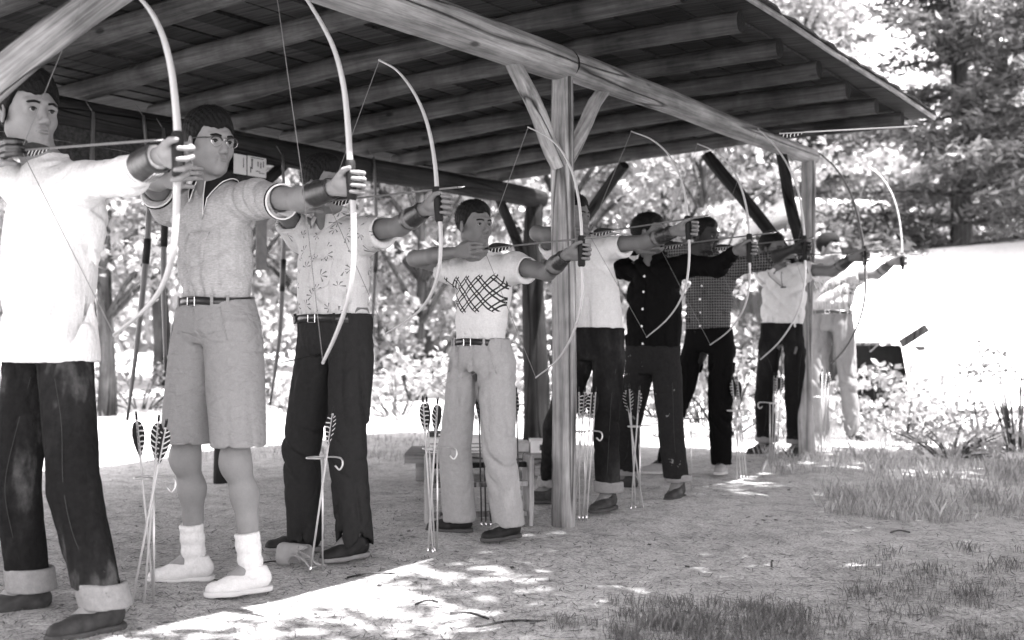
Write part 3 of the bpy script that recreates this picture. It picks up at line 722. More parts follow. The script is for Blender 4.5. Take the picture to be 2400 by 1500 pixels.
    if not long_:
        lend = ls + (le - ls) * sl_; rend = rs + (re - rs) * sl_
        S_ += [cap(ls + A(0, 0, -.01), lend + A(0, 0, -.012), sr * 1.06, sr, .05), cap(rs + A(0, 0, -.01), rend + A(0, 0, -.012), sr * 1.06, sr, .05)]
        cuts = [(lend, (le - ls)), (rend, (re - rs))]
    else:
        lm = lwp + (le - lwp) * cfg.get('cuffpos', .14); rm = rw + (re - rw) * .10
        S_ += [cap(ls, le, sr * 1.06, sr * .95, .04), cap(le, lm, sr * .95, sr * .66, .03), cap(rs, re, sr * 1.06, sr * .95, .04), cap(re, rm, sr * .95, sr * .66, .03)]
        cuts = []
    nz = nb + A(0, .006, .010)
    fold = shirt_fold(cfg.get('famp', .019) * s, cfg['i'] * 3 + 1, wa, sh, cw, hemz)
    Cc = []
    if not long_:
        def cutfn(p, n):
            n = n / np.linalg.norm(n)
            # a local plane: only bites round the sleeve end
            return (lambda P: np.minimum((P - p) @ n, .16 - np.linalg.norm(P - (p + n * .06), axis=1)), A(0, 0, 0), 99, .003, 'i')
        for p, n in cuts:
            Cc.append(cutfn(p, n)); nn = n / np.linalg.norm(n)
            Cc.append(cap(p - nn * .05, p + nn * .05, sr * .6, sr * .93, .004, '-'))
    Cc.append(half(A(0, 0, hemz), (0, .0, -1), .004))
    nup = A(0, -.35, 1) if cfg.get('neck', 'crew') == 'crew' else A(0, -.9, 1)
    Cc.append(cap(nz + A(0, -.010, .052), nz + A(0, -.02, .16), .060 * s, .09 * s, .008, '-'))
    if cfg.get('neck') == 'open': Cc.append(cap(nz + A(0, -.05, .03), nz + A(.0, -.105, -.06), .034, .010, .008, '-'))
    o = sdf_obj('shirt', S_ + Cc, vg * .9, cfg['shirt'], root, fold)
    # collar / trims
    b = MB()
    if cfg.get('neck', 'crew') == 'crew':
        cpts = [nz + A(cos(a) * .062 * s, sin(a) * .060 * s - .004, .008 + .012 * sin(a)) for a in np.linspace(0, 2 * pi, 25)]
        b.tube(cpts, .0075, 7, flat=(.8, 1.5), capends=False); b.build('collar', cfg['shirt'], root)
    else:
        cm = cfg.get('collar', cfg['shirt']); allp = S_ + Cc; cz = nb[2] + .12
        for sx in (1, -1):
            b = MB(); na, nv = 18, 6; top_, V = [], []
            for i in range(na):
                f = i / (na - 1); a = pi / 2 - f * (pi - .28); ca, sa = cos(a) * sx, sin(a)
                ro = .082 + .004 * f + (.014 * max(0, f - .70) / .30)
                for j in range(nv):
                    v = j / (nv - 1); r = (.060 + (ro - .060) * v) * s; q = A(nb[0] + ca * r + sx * .012 * v * f, nb[1] + sa * r, cz)
                    h, ok = project(allp, q, (0, 0, -1), None, .32); z = h[2] if ok else nb[2] - .04 - .05 * v
                    z = min(z, nb[2] + .045); V.append(A(q[0], q[1], z + .007 + .016 * (1 - v) ** 2))
            k = len(V); Fc = [(i * nv + j, i * nv + j + 1, (i + 1) * nv + j + 1, (i + 1) * nv + j) for i in range(na - 1) for j in range(nv - 1)]
            if sx < 0: Fc = [f[::-1] for f in Fc]
            V2_ = [v - A(0, 0, .005) for v in V]; edge = [i * nv for i in range(na)] + [(na - 1) * nv + j for j in range(1, nv)] + [i * nv + nv - 1 for i in range(na - 2, -1, -1)] + [j for j in range(nv - 2, 0, -1)]
            b.add(V + V2_, Fc + [tuple(k + q for q in f)[::-1] for f in Fc] + [(edge[i], edge[(i + 1) % len(edge)], k + edge[(i + 1) % len(edge)], k + edge[i]) for i in range(len(edge))])
            o2 = b.build('collar', cm, root)
            if cfg.get('trim'):
                b = MB(); b.tube([V[i * nv + nv - 1] + A(0, 0, .001) for i in range(na)] + [V[(na - 1) * nv + j] + A(0, 0, .001) for j in range(nv - 2, -1, -1)], .0022, 5); b.build('collar_piping', cfg['trim'][0], o2)
    if cfg.get('trim') and not long_:
        for p, n in cuts:
            x, y = frame_of(n); nn = n / np.linalg.norm(n)
            b = MB(); b.tube([p - nn * .004 + A(0, 0, -.012) + (x * cos(a) + y * sin(a)) * (sr * .985) for a in np.linspace(0, 2 * pi, 25)], .0036, 6, capends=False, mi=0)
            b.tube([p - nn * .014 + A(0, 0, -.012) + (x * cos(a) + y * sin(a)) * (sr * 1.00) for a in np.linspace(0, 2 * pi, 25)], .0040, 6, capends=False, mi=1)
            b.build('sleeve_trim', cfg['trim'], root)
    sp = S_ + Cc
    def on_chest(x, z, off=.004):
        h, ok = project(sp, A(x, min(wa[1], sh[1]) - .26, z), (0, 1, 0), fold, .3, off); return h
    if cfg.get('buttons') or cfg.get('placket'):
        st_ = []
        for i in range(14):
            z = wa[2] - .0 + (nb[2] - .10 - wa[2]) * i / 13; f = (z - wa[2]) / (nb[2] - wa[2]); st_.append(on_chest(wa[0] * (1 - f) + nb[0] * f + .002, z, .001))
        b = MB(); b.tube(smooth_path(st_, 2), .0030, 5, flat=(1.2, .8)); pk = b.build('placket', cfg['shirt'], root)
        for i in range(5 if cfg.get('buttons') else 0):
            f = .06 + i * .235; z = wa[2] + (nb[2] - .10 - wa[2]) * min(f, .98); ff = (z - wa[2]) / (nb[2] - wa[2]); c = on_chest(wa[0] * (1 - ff) + nb[0] * ff - .008, z, .002)
            b = MB(); b.ball(c, (.0075, .0035, .0075), 10, 6); b.build('button', M_BTN, root)
    if cfg.get('pocket'):
        z = wa[2] * .36 + sh[2] * .64 + .01; x0 = sh[0] + .055
        b = MB(); V = []; nn = 9
        for j in range(nn):
            for i in range(nn):
                u, v = i / (nn - 1) - .5, j / (nn - 1); hh = .115 + .022 * (1 - abs(u) * 2)
                V.append(on_chest(x0 + u * .105 - .012 * v, z - v * hh, .006 + (.006 if j == 0 and 0 < i < nn - 1 else .0)))
        Fq = [(j * nn + i, (j + 1) * nn + i, (j + 1) * nn + i + 1, j * nn + i + 1) for j in range(nn - 1) for i in range(nn - 1)]
        off = len(V); V += [v + A(0, .008, 0) for v in V]; Fq += [tuple(off + q for q in f)[::-1] for f in Fq]
        edge = [i for i in range(nn)] + [j * nn + nn - 1 for j in range(1, nn)] + [(nn - 1) * nn + i for i in range(nn - 2, -1, -1)] + [j * nn for j in range(nn - 2, 0, -1)]
        Fq += [(edge[i], edge[(i + 1) % len(edge)], off + edge[(i + 1) % len(edge)], off + edge[i]) for i in range(len(edge))]
        b.add(V, Fq); b.build('pocket', cfg['shirt'], root)
    if cfg.get('lanyard'):
        b = MB(); ct = on_chest(sh[0] + .03, sh[2] - .13, .006)
        for sx in (1, -1): b.tube(smooth_path([nb + A(.05 * sx, .02, .02), on_chest(nb[0] + sx * .055, sh[2] - .02, .006), ct], 6), .0028, 5)
        b.tube([ct + A(-.012, -.004, -.0), ct + A(.03, -.004, .004)], .005, 6); b.build('neck_cord', M_LEATH, root)
    # ---------- trousers
    pw = cfg.get('pw', 1.0) * s; kz = lk[2]
    top = wa[2] + .015 if cfg.get('hem', -.03) > -.1 else hemz + .05; pm = cfg['pants']
    psec = [(hipz - .015, wa[0], wa[1] - .005, .160 * pw, .085 * pw), (hipz + .03, wa[0], wa[1], .182 * pw, .112 * pw), (wa[2] - .08, wa[0], wa[1], .176 * pw, .115 * pw), (top, wa[0], wa[1], tw + .012, td + .012)]
    Q = [loft(psec, .03)]
    lr = cfg.get('lr', (.092, .076, .074))
    for h, kn, an in ((lh, lk, la), (rh, rk, ra)):
        h2 = h + A(np.sign(h[0] - wa[0]) * .004, 0, -.02)
        if bare:
            e_ = kn + A(0, 0, .055); Q += [cap(h2, e_ + A(0, .01, 0), .102 * pw, .096 * pw, .010)]
        else:
            e_ = an + A(0, .012, cfg.get('legend', -.03)); Q += [cap(h2 + A(0, 0, .02), kn, lr[0] * pw, lr[1] * pw, .010), cap(kn, e_ + A(0, 0, -.05), lr[1] * pw, lr[2] * pw, .014)]
    if bare:
        zc = (lk[2] + rk[2]) / 2 + .055
        Q += [half(A(0, 0, zc), (0, 0, -1), .003)]
        for kn in (lk, rk): Q.append(cap(kn + A(0, .005, .0), kn + A(0, .01, .085), .076 * pw, .06 * pw, .004, '-'))
    else:
        zc = cfg.get('cutz', .055)
        Q += [half(A(0, 0, zc + max(0, cfg.get('cuff', 0) - .02)), (0, 0, -1), .003)]
        for an in (la, ra): Q.append(cap(A(an[0], an[1] + .012, zc - .02), A(an[0], an[1] + .012, zc + .05), lr[2] * pw * .9, lr[2] * pw * .6, .004, '-'))
    Q += [half(A(0, 0, top), (0, 0, 1), .003)]
    o = sdf_obj('trousers' if not bare else 'shorts', Q, vg, pm, root, leg_fold(cfg.get('pamp', .017), cfg['i'] * 7, kz, .12 if not bare else -1))
    if cfg.get('cuff'):
        for an, kn in ((la, lk), (ra, rk)):
            z0 = zc; z1 = zc + cfg['cuff']; f = lambda z: an + (kn - an) * ((z - an[2]) / (kn[2] - an[2]))
            a0, a1 = f(z0), f(z1); r_ = lr[2] * pw + .011; a0 = a0 + A(0, .012, 0); a1 = a1 + A(0, .012, 0)
            sdf_obj('cuff', [cap(a0 + (a0 - a1), a1 + (a1 - a0), r_, r_ * 1.0, .01), half(a0 + A(0, 0, -.004), (.0, 0, -1), .006), half(a1, (.03, .05, 1), .006), cap(a0 + A(0, 0, -.05), a0 + A(0, 0, .03), r_ - .012, r_ * .8, .004, '-')], vg * .85, cfg['cuffmat'], root, fold_fn(.004, cfg['i'] + 77))
    pf = leg_fold(cfg.get('pamp', .017), cfg['i'] * 7, kz, .12 if not bare else -1)
    def onp(x, z, off=.0005): return project(Q, A(x, wa[1] - .32, z), (0, 1, 0), pf, .45, off)[0]
    if vg <= .0085:
      if cfg.get('hem', -.03) > -.1:
        b = MB(); b.tube(smooth_path([onp(wa[0] + .012, wa[2] - .03), onp(wa[0] + .016, wa[2] - .09), onp(wa[0] + .014, wa[2] - .15), onp(wa[0] + .002, wa[2] - .19)], 5), .0022, 5, flat=(1, .8)); b.build('fly_seam', cfg.get('seam', pm), root)
        for sx in (1, -1):
            b = MB(); b.tube(smooth_path([onp(wa[0] + sx * .112 * pw, wa[2] - .025), onp(wa[0] + sx * .128 * pw, wa[2] - .08), onp(wa[0] + sx * .148 * pw, wa[2] - .15)], 6), .0028, 5, flat=(1, .9)); b.build('pocket_edge', pm, root)
    if cfg.get('cuff'):
        for kn_, an_, h_ in ((lk, la, lh), (rk, ra, rh)):
            b = MB(); b.tube(smooth_path([onp(wa[0] * .0 + q[0] + .040, q[2]) for q in (h_ + A(.035, 0, -.06), h_ * .5 + kn_ * .5 + A(.02, 0, 0), kn_ + A(.01, 0, 0), kn_ * .5 + an_ * .5, an_ + A(0, 0, .10))], 8), .0015, 5); b.build('leg_seam', M_STITCH, root)
    # ---------- belt
    if cfg.get('belt'):
        b = MB(); zb = wa[2] - .004; n_ = 48; V = []
        for i in range(n_):
            a = 2 * pi * i / n_; c_, s_ = cos(a), sin(a); rr = (abs(c_) ** 2.3 + abs(s_) ** 2.3) ** (-1 / 2.3)
            for dz, dr in ((-.015, .004), (-.015, .011), (.015, .011), (.015, .004)):
                V.append((wa[0] + c_ * rr * (tw + dr + .004), wa[1] + s_ * rr * (td + dr + .004), zb + dz + .004 * sin(a * 3)))
        Fc = [(i * 4 + j, i * 4 + (j + 1) % 4, ((i + 1) % n_) * 4 + (j + 1) % 4, ((i + 1) % n_) * 4 + j) for i in range(n_) for j in range(4)]
        b.add(V, Fc); o = b.build('belt', M_BELT, root)
        b = MB(); b.tube([A(wa[0] + .005 + x_, wa[1] - td - .019, zb + z_) for x_, z_ in ((-.02, -.016), (.02, -.016), (.02, .016), (-.02, .016), (-.02, -.016))], .0028, 6); b.build('buckle', M_METAL, o, False)
        for a in (-pi / 2 - .62, -pi / 2 + .62, -.55, pi + .55):
            c_, s_ = cos(a), sin(a); rr = (abs(c_) ** 2.3 + abs(s_) ** 2.3) ** (-1 / 2.3); b = MB()
            b.box(A(wa[0] + c_ * rr * (tw + .017), wa[1] + s_ * rr * (td + .017), zb), (.0055, .0025, .022), rotz(a + pi / 2)); b.build('belt_loop', pm, o, False)
    # ---------- socks, shoes
    if cfg.get('socks'):
        for an, kn in ((la, lk), (ra, rk)):
            u = (kn - an) / np.linalg.norm(kn - an)
            sdf_obj('sock', [cap(an + A(0, 0, -.03), an + u * .13, .044 * s, .047 * s, .02), half(an + u * .125, u, .004)], .006, M_SOCK, root, lambda P, d: -.0016 * np.sin(np.arctan2(P[:, 1] - an[1], P[:, 0] - an[0]) * 26) - .002 * np.sin(P[:, 2] * 120) * (P[:, 2] < .2))
    shoe('shoe', lg, ya, s * cfg.get('ss', 1.0), cfg.get('shoes', M_LEATH), cfg.get('sole', M_SOLE), root, cfg.get('high', 0), min(vg, .0065) if vg < .009 else .009)
    shoe('shoe', rg, yb, s * cfg.get('ss', 1.0), cfg.get('shoes', M_LEATH), cfg.get('sole', M_SOLE), root, cfg.get('high', 0), min(vg, .0065) if vg < .009 else .009)
    # ---------- arm guard
    if cfg.get('guard', 1):
        ax = (le - lwp); L_ = np.linalg.norm(ax); ax /= L_
        p0 = lwp + ax * .020; p1 = lwp + ax * min(.165, L_ * .75); rr0, rr1 = (.036, .047) if not long_ else (.044, .052)
        def gcut(P):            # open towards the top: the guard covers the inner and lower side
            q = P - p0; q = q - np.outer(q @ ax, ax); return (q @ A(0, .45, .89)) - .016
        def gend(P):
            q = P - (p0 + p1) / 2; a_ = q @ ax; w = np.abs(q[:, 2]); return np.abs(a_) - (np.linalg.norm(p1 - p0) / 2 - .25 * w + .008)
        gp = [cap(p0, p1, rr0 * s, rr1 * s, .01), (gcut, A(0, 0, 0), 99, .004, 'i'), (gend, A(0, 0, 0), 99, .004, 'i'), cap(p0 - ax * .05, p1 + ax * .05, (rr0 - .008) * s, (rr1 - .006) * s, .002, '-')]
        o = sdf_obj('arm_guard', gp, min(vb, .006), M_GUARD, root)
        b = MB()
        for f in (.18, .75):
            c = p0 + (p1 - p0) * f; x, y = frame_of(ax); rr = (rr0 + (rr1 - rr0) * f - .0025) * s
            b.tube([c + (x * cos(a) + y * sin(a)) * rr for a in np.linspace(0, 2 * pi, 25)], .0026, 6, flat=(1, 2.2), up=ax, capends=False)
        b.build('strap', M_LEATH, o)
        if cfg.get('guardfancy'):
            b = MB(); x, y = frame_of(ax)
            for k in range(4):
                a = -1.9 + k * .16
                b.tube([p0 + (p1 - p0) * f + (x * cos(a) + A(0, 0, 1) * sin(a)) * (rr0 + (rr1 - rr0) * f + .0005) * s for f in (.15, .5, .9)], .0018, 5)
            b.build('stitched_bands', M_METAL, o)
    if cfg.get('glove'):
        sdf_obj('shooting_glove', grow([f for f in fing], .0028) , vb, M_LEATH, root)
    cfg.update(G=g, N=nk, root=root, org=org, e0=e0, sh=sh, nb=nb, wa=wa, td=td, hc=hc)
    return cfg
M_STITCH = simple('denim_stitch', .03, .9)
M_BTN = simple('pale_button', .75, .3, .02); M_SOCK = cloth('white_wool_sock', .50, .95, 500, .003)
W_TEE = cloth('white_knit_cotton', 0.5, .95, 600, .012, .05, (10, 10, 5)); W_SWEAT = cloth('white_sweatshirt', 0.56, .95, 500, .014, .05, (8, 8, 4))
POLO = cloth('heather_grey_knit', 0.32, .95, 500, .010, .10, (10, 10, 4), pat_heather); FLORAL = cloth('printed_shirt_cotton', 0.42, .9, 700, .012, .05, (12, 12, 4), pat_floral)
DIAM = cloth('diamond_band_tee', 0.48, .95, 600, .012, .05, (10, 10, 5), pat_diamond); NAVY = cloth('dark_shirt_cotton', 0.006, .9, 700, .012, .2)
PLAID = cloth('checked_shirt_cotton', 0.022, .9, 700, .010, .1, (9, 9, 5), pat_plaid); KNIT = cloth('patterned_knit', 0.4, .95, 600, .010, .1, (9, 9, 5), pat_knit)
DEN1 = denim('blue_denim', .014, 1.1); DEN2 = denim('dark_denim', .012, .4); DEN3 = cloth('paint_marked_denim', 0.016, .85, 900, .010, .2, (8, 8, 5), painty)
DKTR = cloth('dark_twill', 0.021, .8, 900, .020, .12, (6, 6, 3)); BLTR = cloth('black_twill', 0.005, .85, 900, .010, .12, (7, 7, 3)); KHAKI = cloth('khaki_twill', 0.26, .85, 900, .020, .07, (6, 6, 3.2)); SHORTS = cloth('khaki_shorts_twill', 0.20, .8, 900, .020, .07, (6, 6, 8))
GREYTR = cloth('grey_flannel', 0.19, .9, 800, .008, .1, (7, 7, 3)); CUFF = cloth('pale_denim_lining', 0.2, .9, 800, .006, .15)
CANVAS = cloth('white_canvas', .48, .9, 900, .003); GCANV = cloth('grey_canvas', .25, .9, 900, .003); BROWNSH = simple('worn_brown_leather', .03, .6, .4, 25, .004); M_TRIMB = simple('black_trim', .012, .9); M_SHIRTW = simple('pale_trim', .55, .9)
CFG = [
 dict(i=1, T=-2.69, head=(66, 264), hdt=-.01, hs=1.06, s=1.03, yaw=-.05, pitch=.02, ls=(205, 425), g=(418, 366), n=(52, 353), wa=(112, 735), lf=(238, 1482), rf=(66, 1440), lyaw=-1.75, ryaw=-2.3, spread=1.0, hroll=.25,
   shirt=W_SWEAT, sleeve=2, sr=.060, tw=.172, cw=.182, td=.125, hem=-.165, hw=1.12, pants=DEN1, pw=1.02, lr=(.090, .078, .068), cuff=.078, cuffmat=CUFF, cutz=.085, glove=1, guardfancy=1, shoes=BROWNSH, sole=M_DSOLE, high=.04,  pamp=.010, hair=dict(top=.030, front=.056, side=.013), vox=.004, voxg=.007,
   label='archer in white sweatshirt and cuffed jeans nearest the camera at far left'),
 dict(i=2, T=-2.04, head=(492, 335), hdt=-.01, hs=1.02, s=1.0, yaw=-.14, pitch=.05, ls=(603, 462), rs=(400, 482), g=(824, 428), n=(470, 412), wa=(507, 706), lf=(590, 1388), rf=(455, 1362), lyaw=-2.0, ryaw=-2.35,
   shirt=POLO, neck='open', collar=M_TRIMB, trim=(M_SHIRTW, M_TRIMB), sleeve=.62, sr=.064, tw=.142, cw=.178, td=.105, hem=-.03, pants=SHORTS, shorts=1, socks=1, pw=1.10, belt=1, pocket=1, specs=1, shoes=CANVAS, sole=M_SOLEW, pamp=.017, hair=dict(top=.018, front=.056, side=.008), vox=.004, voxg=.007,
   label='bespectacled archer in grey polo shirt, khaki shorts and white canvas shoes'),
 dict(i=3, T=-1.385, head=(762, 432), hdt=-.01, s=.98, yaw=.0, pitch=.08, roll=.06, ls=(862, 545), rs=(708, 548), g=(1033, 480), n=(770, 474), wa=(783, 745), lf=(830, 1308), rf=(712, 1292), lyaw=-1.8, ryaw=-2.5, skin='tan',
   shirt=FLORAL, neck='open', placket=1, sleeve=.52, sr=.070, tw=.172, cw=.180, td=.125, hem=-.03, pants=DKTR, pw=1.06, belt=1, pocket=1, lr=(.094, .078, .082), shoes=M_SHOEL, sole=M_SOLE,  hair=dict(top=.014, front=.060), vox=.0042, voxg=.0075, cutz=.045,
   label='archer in white leaf-print shirt and dark trousers, face hidden by a hand'),
 dict(i=4, T=-.605, head=(1112, 528), hdt=-.01, s=.92, yaw=-.28, pitch=.0, ls=(1206, 622), rs=(1070, 632), re=(972, 606), redt=-.0, g=(1363, 590), n=(1136, 584), wa=(1127, 800), lf=(1192, 1262), rf=(1075, 1247), lyaw=-1.85, ryaw=-2.7, skin='tan',
   shirt=DIAM, sleeve=.42, sr=.070, tw=.140, cw=.165, td=.105, hem=-.03, pants=KHAKI, pw=1.08, belt=1, lr=(.092, .080, .080), shoes=M_SHOEL, sole=M_DSOLE, hair=dict(top=.010, front=.066, side=.004), vox=.0042, voxg=.0075, cutz=.055, pamp=.017,
   label='crew-cut archer in white tee with a diamond band and pale trousers'),
 dict(i=5, T=.40, head=(1343, 507), hdt=-.01, s=.98, yaw=-.1, ls=(1428, 574), g=(1617, 535), n=(1382, 548), wa=(1392, 775), lf=(1424, 1195), rf=(1290, 1180), lyaw=-1.6, ryaw=-2.8, skin='tan',
   shirt=W_TEE, sleeve=.45, sr=.068, tw=.165, cw=.178, td=.115, hem=-.03, pants=DEN2, lr=(.094, .078, .074), cuff=.06, cuffmat=CUFF, cutz=.10, shoes=BROWNSH, sole=M_DSOLE, vox=.0055, voxg=.009, hair=dict(top=.008),
   label='archer in white tee and dark cuffed jeans standing behind the middle timber post'),
 dict(i=6, T=1.05, head=(1522, 547), hdt=-.01, s=.95, yaw=.12, roll=-.08, pitch=-.02, ls=(1612, 622), rs=(1458, 628), g=(1757, 582), n=(1548, 578), wa=(1530, 815), lf=(1588, 1168), rf=(1470, 1150), lyaw=-1.5, ryaw=-2.8, skin='tan',
   shirt=NAVY, neck='open', sleeve=2, sr=.062, tw=.172, cw=.180, td=.12, hem=-.01, hw=1.04, buttons=1, pants=DEN3, pw=1.02, lr=(.094, .076, .072), cuff=.045, cuffmat=CUFF, cutz=.10, shoes=BROWNSH, sole=M_DSOLE, guard=0, vox=.0055, voxg=.009,
   label='archer in dark long-sleeved shirt with pale buttons and paint-marked jeans'),
 dict(i=7, T=2.14, head=(1652, 552), hdt=-.01, s=1.0, yaw=-.15, roll=.05, pitch=.07, ls=(1718, 626), rs=(1615, 628), g=(1886, 580), n=(1668, 582), wa=(1660, 772), lf=(1690, 1108), rf=(1560, 1110), lyaw=-1.3, ryaw=-2.5, skin='dark',
   shirt=PLAID, neck='open', sleeve=2, cuffpos=.45, sr=.060, tw=.155, cw=.18, td=.115, hem=-.03, hw=1.05, buttons=1, pants=BLTR, pw=1.02, lr=(.094, .080, .072), shoes=GCANV, sole=M_SOLEW, guard=0, vox=.0065, voxg=.010, hair=dict(top=.006, front=.07),
   label='dark-skinned archer in checked shirt and black trousers aiming beside the dark-shirted archer'),
 dict(i=8, T=3.47, head=(1812, 582), hdt=-.01, s=1.02, yaw=-.35, pitch=.1, roll=.1, ls=(1885, 632), rs=(1795, 642), g=(2025, 600), n=(1862, 600), wa=(1834, 760), lf=(1868, 1068), rf=(1795, 1064), lyaw=-1.7, ryaw=-2.2, skin='tan', specs=1,
   shirt=W_TEE, sleeve=.4, sr=.066, tw=.155, cw=.175, td=.11, hem=-.03, pants=DEN2, lr=(.094, .080, .076), cuff=.06, cuffmat=CUFF, cutz=.10, shoes=BROWNSH, sole=M_DSOLE, vox=.0065, voxg=.010,  lanyard=1,
   label='archer in white tee with a cord round his neck beside the far post'),
 dict(i=9, T=5.0, head=(1944, 582), hdt=-.01, s=1.06, yaw=-.3, ls=(2002, 645), rs=(1922, 645), g=(2115, 611), n=(1975, 606), wa=(1950, 730), lf=(2000, 1036), rf=(1925, 1036), lyaw=-.6, ryaw=-2.2,
   shirt=KNIT, sleeve=.35, sr=.066, tw=.16, cw=.18, td=.115, hem=-.03, pants=GREYTR, belt=1, lr=(.092, .078, .072), shoes=M_SHOEL, sole=M_DSOLE, vox=.0065, voxg=.010, guard=1,
   label='farthest archer in patterned knit shirt, belt and light grey trousers'),
]
for c_ in CFG: person(c_)
# ================================================================= BOWS, ARROWS, QUIVERS, RACK
def limb_mat(name, g):
    s = NT(name, .3, .5); f = s.noise(s.coord((60, 60, 3)), 1.0, 3, .6); s.col(s.ramp(f, [(.3, g * .88), (.7, g * 1.05)])); return s.m
M_GLASS = limb_mat('pale_laminate', .27); M_GLASS2 = limb_mat('grey_laminate', .35); M_DKBOW = limb_mat('dark_stained_limb', .045)
M_WRAP = simple('black_grip_wrap', .012, .6, .3, 200, .002); M_STR = simple('bow_string', .13, .8, .1); M_SHAFT = simple('arrow_shaft_wood', .36, .5, .12, 40)
M_DSHAFT = simple('dark_arrow_shaft', .05, .5, .2, 40)
def feather_mat():
    s = NT('barred_feather', .8, .1); z = s.n('ShaderNodeSeparateXYZ'); s.L(s.tc.outputs['Object'], z.inputs[0]); n = s.noise(s.coord(), 60, 2)
    w = s.M('SINE', s.M('ADD', s.M('ADD', s.M('MULTIPLY', z.outputs[2], 330.0), s.M('MULTIPLY', z.outputs[0], 260.0)), s.M('MULTIPLY', n, 3.0)))
    s.col(s.ramp(w, [(.30, .012), (.62, .02), (.72, .42)])); return s.m
M_FEA = feather_mat(); M_FEAD = simple('black_feather', .014, .8, .3, 80)
def bow(px, T, grip, nock, mat, label, w=1.0, gw=1.0, group='drawn longbows'):
    g0 = pl(*grip[0], T); g1 = pl(*grip[1], T); base = (g0 + g1) / 2; t_, e_ = te(base); root = empty('longbow', base, TH, label=label, cat='bow', group=group)
    def loc(p): q = te(p); return A(q[1] - e_, q[0] - t_, p[2] - base[2])
    pts = [loc(pl(u, v, T)) for u, v in px]; gz_ = (loc(g0), loc(g1)); gi = min(range(len(pts)), key=lambda i: abs(pts[i][2]))
    for side in (pts[:gi + 1][::-1], pts[gi:]):
        sp = smooth_path(side, 6); m = len(sp); b = MB()
        b.tube(sp, [.0098 * w * (1 - .50 * (i / (m - 1)) ** 1.3) for i in range(m)], 10, flat=(1.45, .82), up=A(1, 0, 0)); b.ball(sp[-1], .0058 * w, 8, 6); b.build('limb', mat, root)
    b = MB(); a0, a1 = gz_; d = (a1 - a0); sp = [a0 + d * f for f in (0, .06, .25, .5, .75, .94, 1)]
    b.tube(sp, [.0125, .0165, .0160, .0168, .0160, .0165, .0125], 12, flat=(1.05, 1.0)); b.build('grip', M_WRAP, root)
    n_ = loc(nock); b = MB(); b.tube([pts[0], n_, pts[-1]], .0014, 5); b.build('string', M_STR, root); return root
M_NSHAFT = simple('weathered_arrow_shaft', .10, .5, .12, 40)
def make_arrow(dark=False):
    root = empty('arrow'); L_ = .70; b = MB(); b.tube([A(0, 0, .02), A(0, 0, L_ - .012)], .0042, 8); b.build('shaft', (M_SHAFT, M_DSHAFT, M_NSHAFT)[int(dark)], root)
    b = MB(); b.tube([A(0, 0, -.012), A(0, 0, .0), A(0, 0, .024)], [.0008, .0044, .0046], 8); b.build('point', M_METAL, root)
    b = MB(); b.tube([A(0, 0, L_ - .030), A(0, 0, L_ - .008)], [.0046, .0050], 8)
    for sx in (-1, 1): b.tube([A(sx * .0032, 0, L_ - .010), A(sx * .0032, 0, L_)], [.0020, .0014], 5)
    b.build('nock', M_WRAP, root)
    for k in range(3):
        a = k * 2 * pi / 3 + .5; d = A(cos(a), sin(a), 0); n = A(-sin(a), cos(a), 0) * .0006; prof = [(0, .0), (.010, .011), (.030, .019), (.055, .021), (.085, .016), (.110, .008), (.128, .0)]
        V = []; 
        for z_, h in prof:
            zb_ = L_ - .035 - z_
            for q in (d * .004 - n, d * (.004 + h) - n, d * (.004 + h) + n, d * .004 + n): V.append(q + A(0, 0, zb_ + (.004 if q @ d > .006 else 0)))
        m = len(prof); Fc = [(i * 4 + j, i * 4 + (j + 1) % 4, (i + 1) * 4 + (j + 1) % 4, (i + 1) * 4 + j) for i in range(m - 1) for j in range(4)] + [(0, 1, 2, 3)[::-1], tuple(range((m - 1) * 4, m * 4))]
        b = MB(); b.add(V, Fc); b.build('feather', M_FEAD if k == 0 else M_FEA, root, False)
    return root
import mathutils
AR = [make_arrow(0), make_arrow(1), make_arrow(2)]; AU = [False, False, False]
def arrow(tip, nock, label, group=None, dark=0, roll=None):
    if not AU[dark]: o = AR[dark]; AU[dark] = True
    else: o = copy_tree(AR[dark])
    d = np.asarray(nock) - np.asarray(tip); d /= np.linalg.norm(d); x, y = frame_of(d); a = rng.uniform(0, 6.28) if roll is None else roll
    x, y = x * cos(a) + y * sin(a), -x * sin(a) + y * cos(a)
    o.rotation_mode = 'QUATERNION'; o.rotation_quaternion = mathutils.Matrix(((x[0], y[0], d[0]), (x[1], y[1], d[1]), (x[2], y[2], d[2]))).to_quaternion(); o.location = np.asarray(nock) - d * .70
    tag(o, label, 'arrow', group); return o
def copy_tree(o, parent=None):
    c = o.copy(); sc.collection.objects.link(c)
    if parent is not None: c.parent = parent
    for ch in o.children:
        d = ch.copy(); sc.collection.objects.link(d); d.parent = c
    return c
TT = {c['i']: c['T'] - .17 for c in CFG}
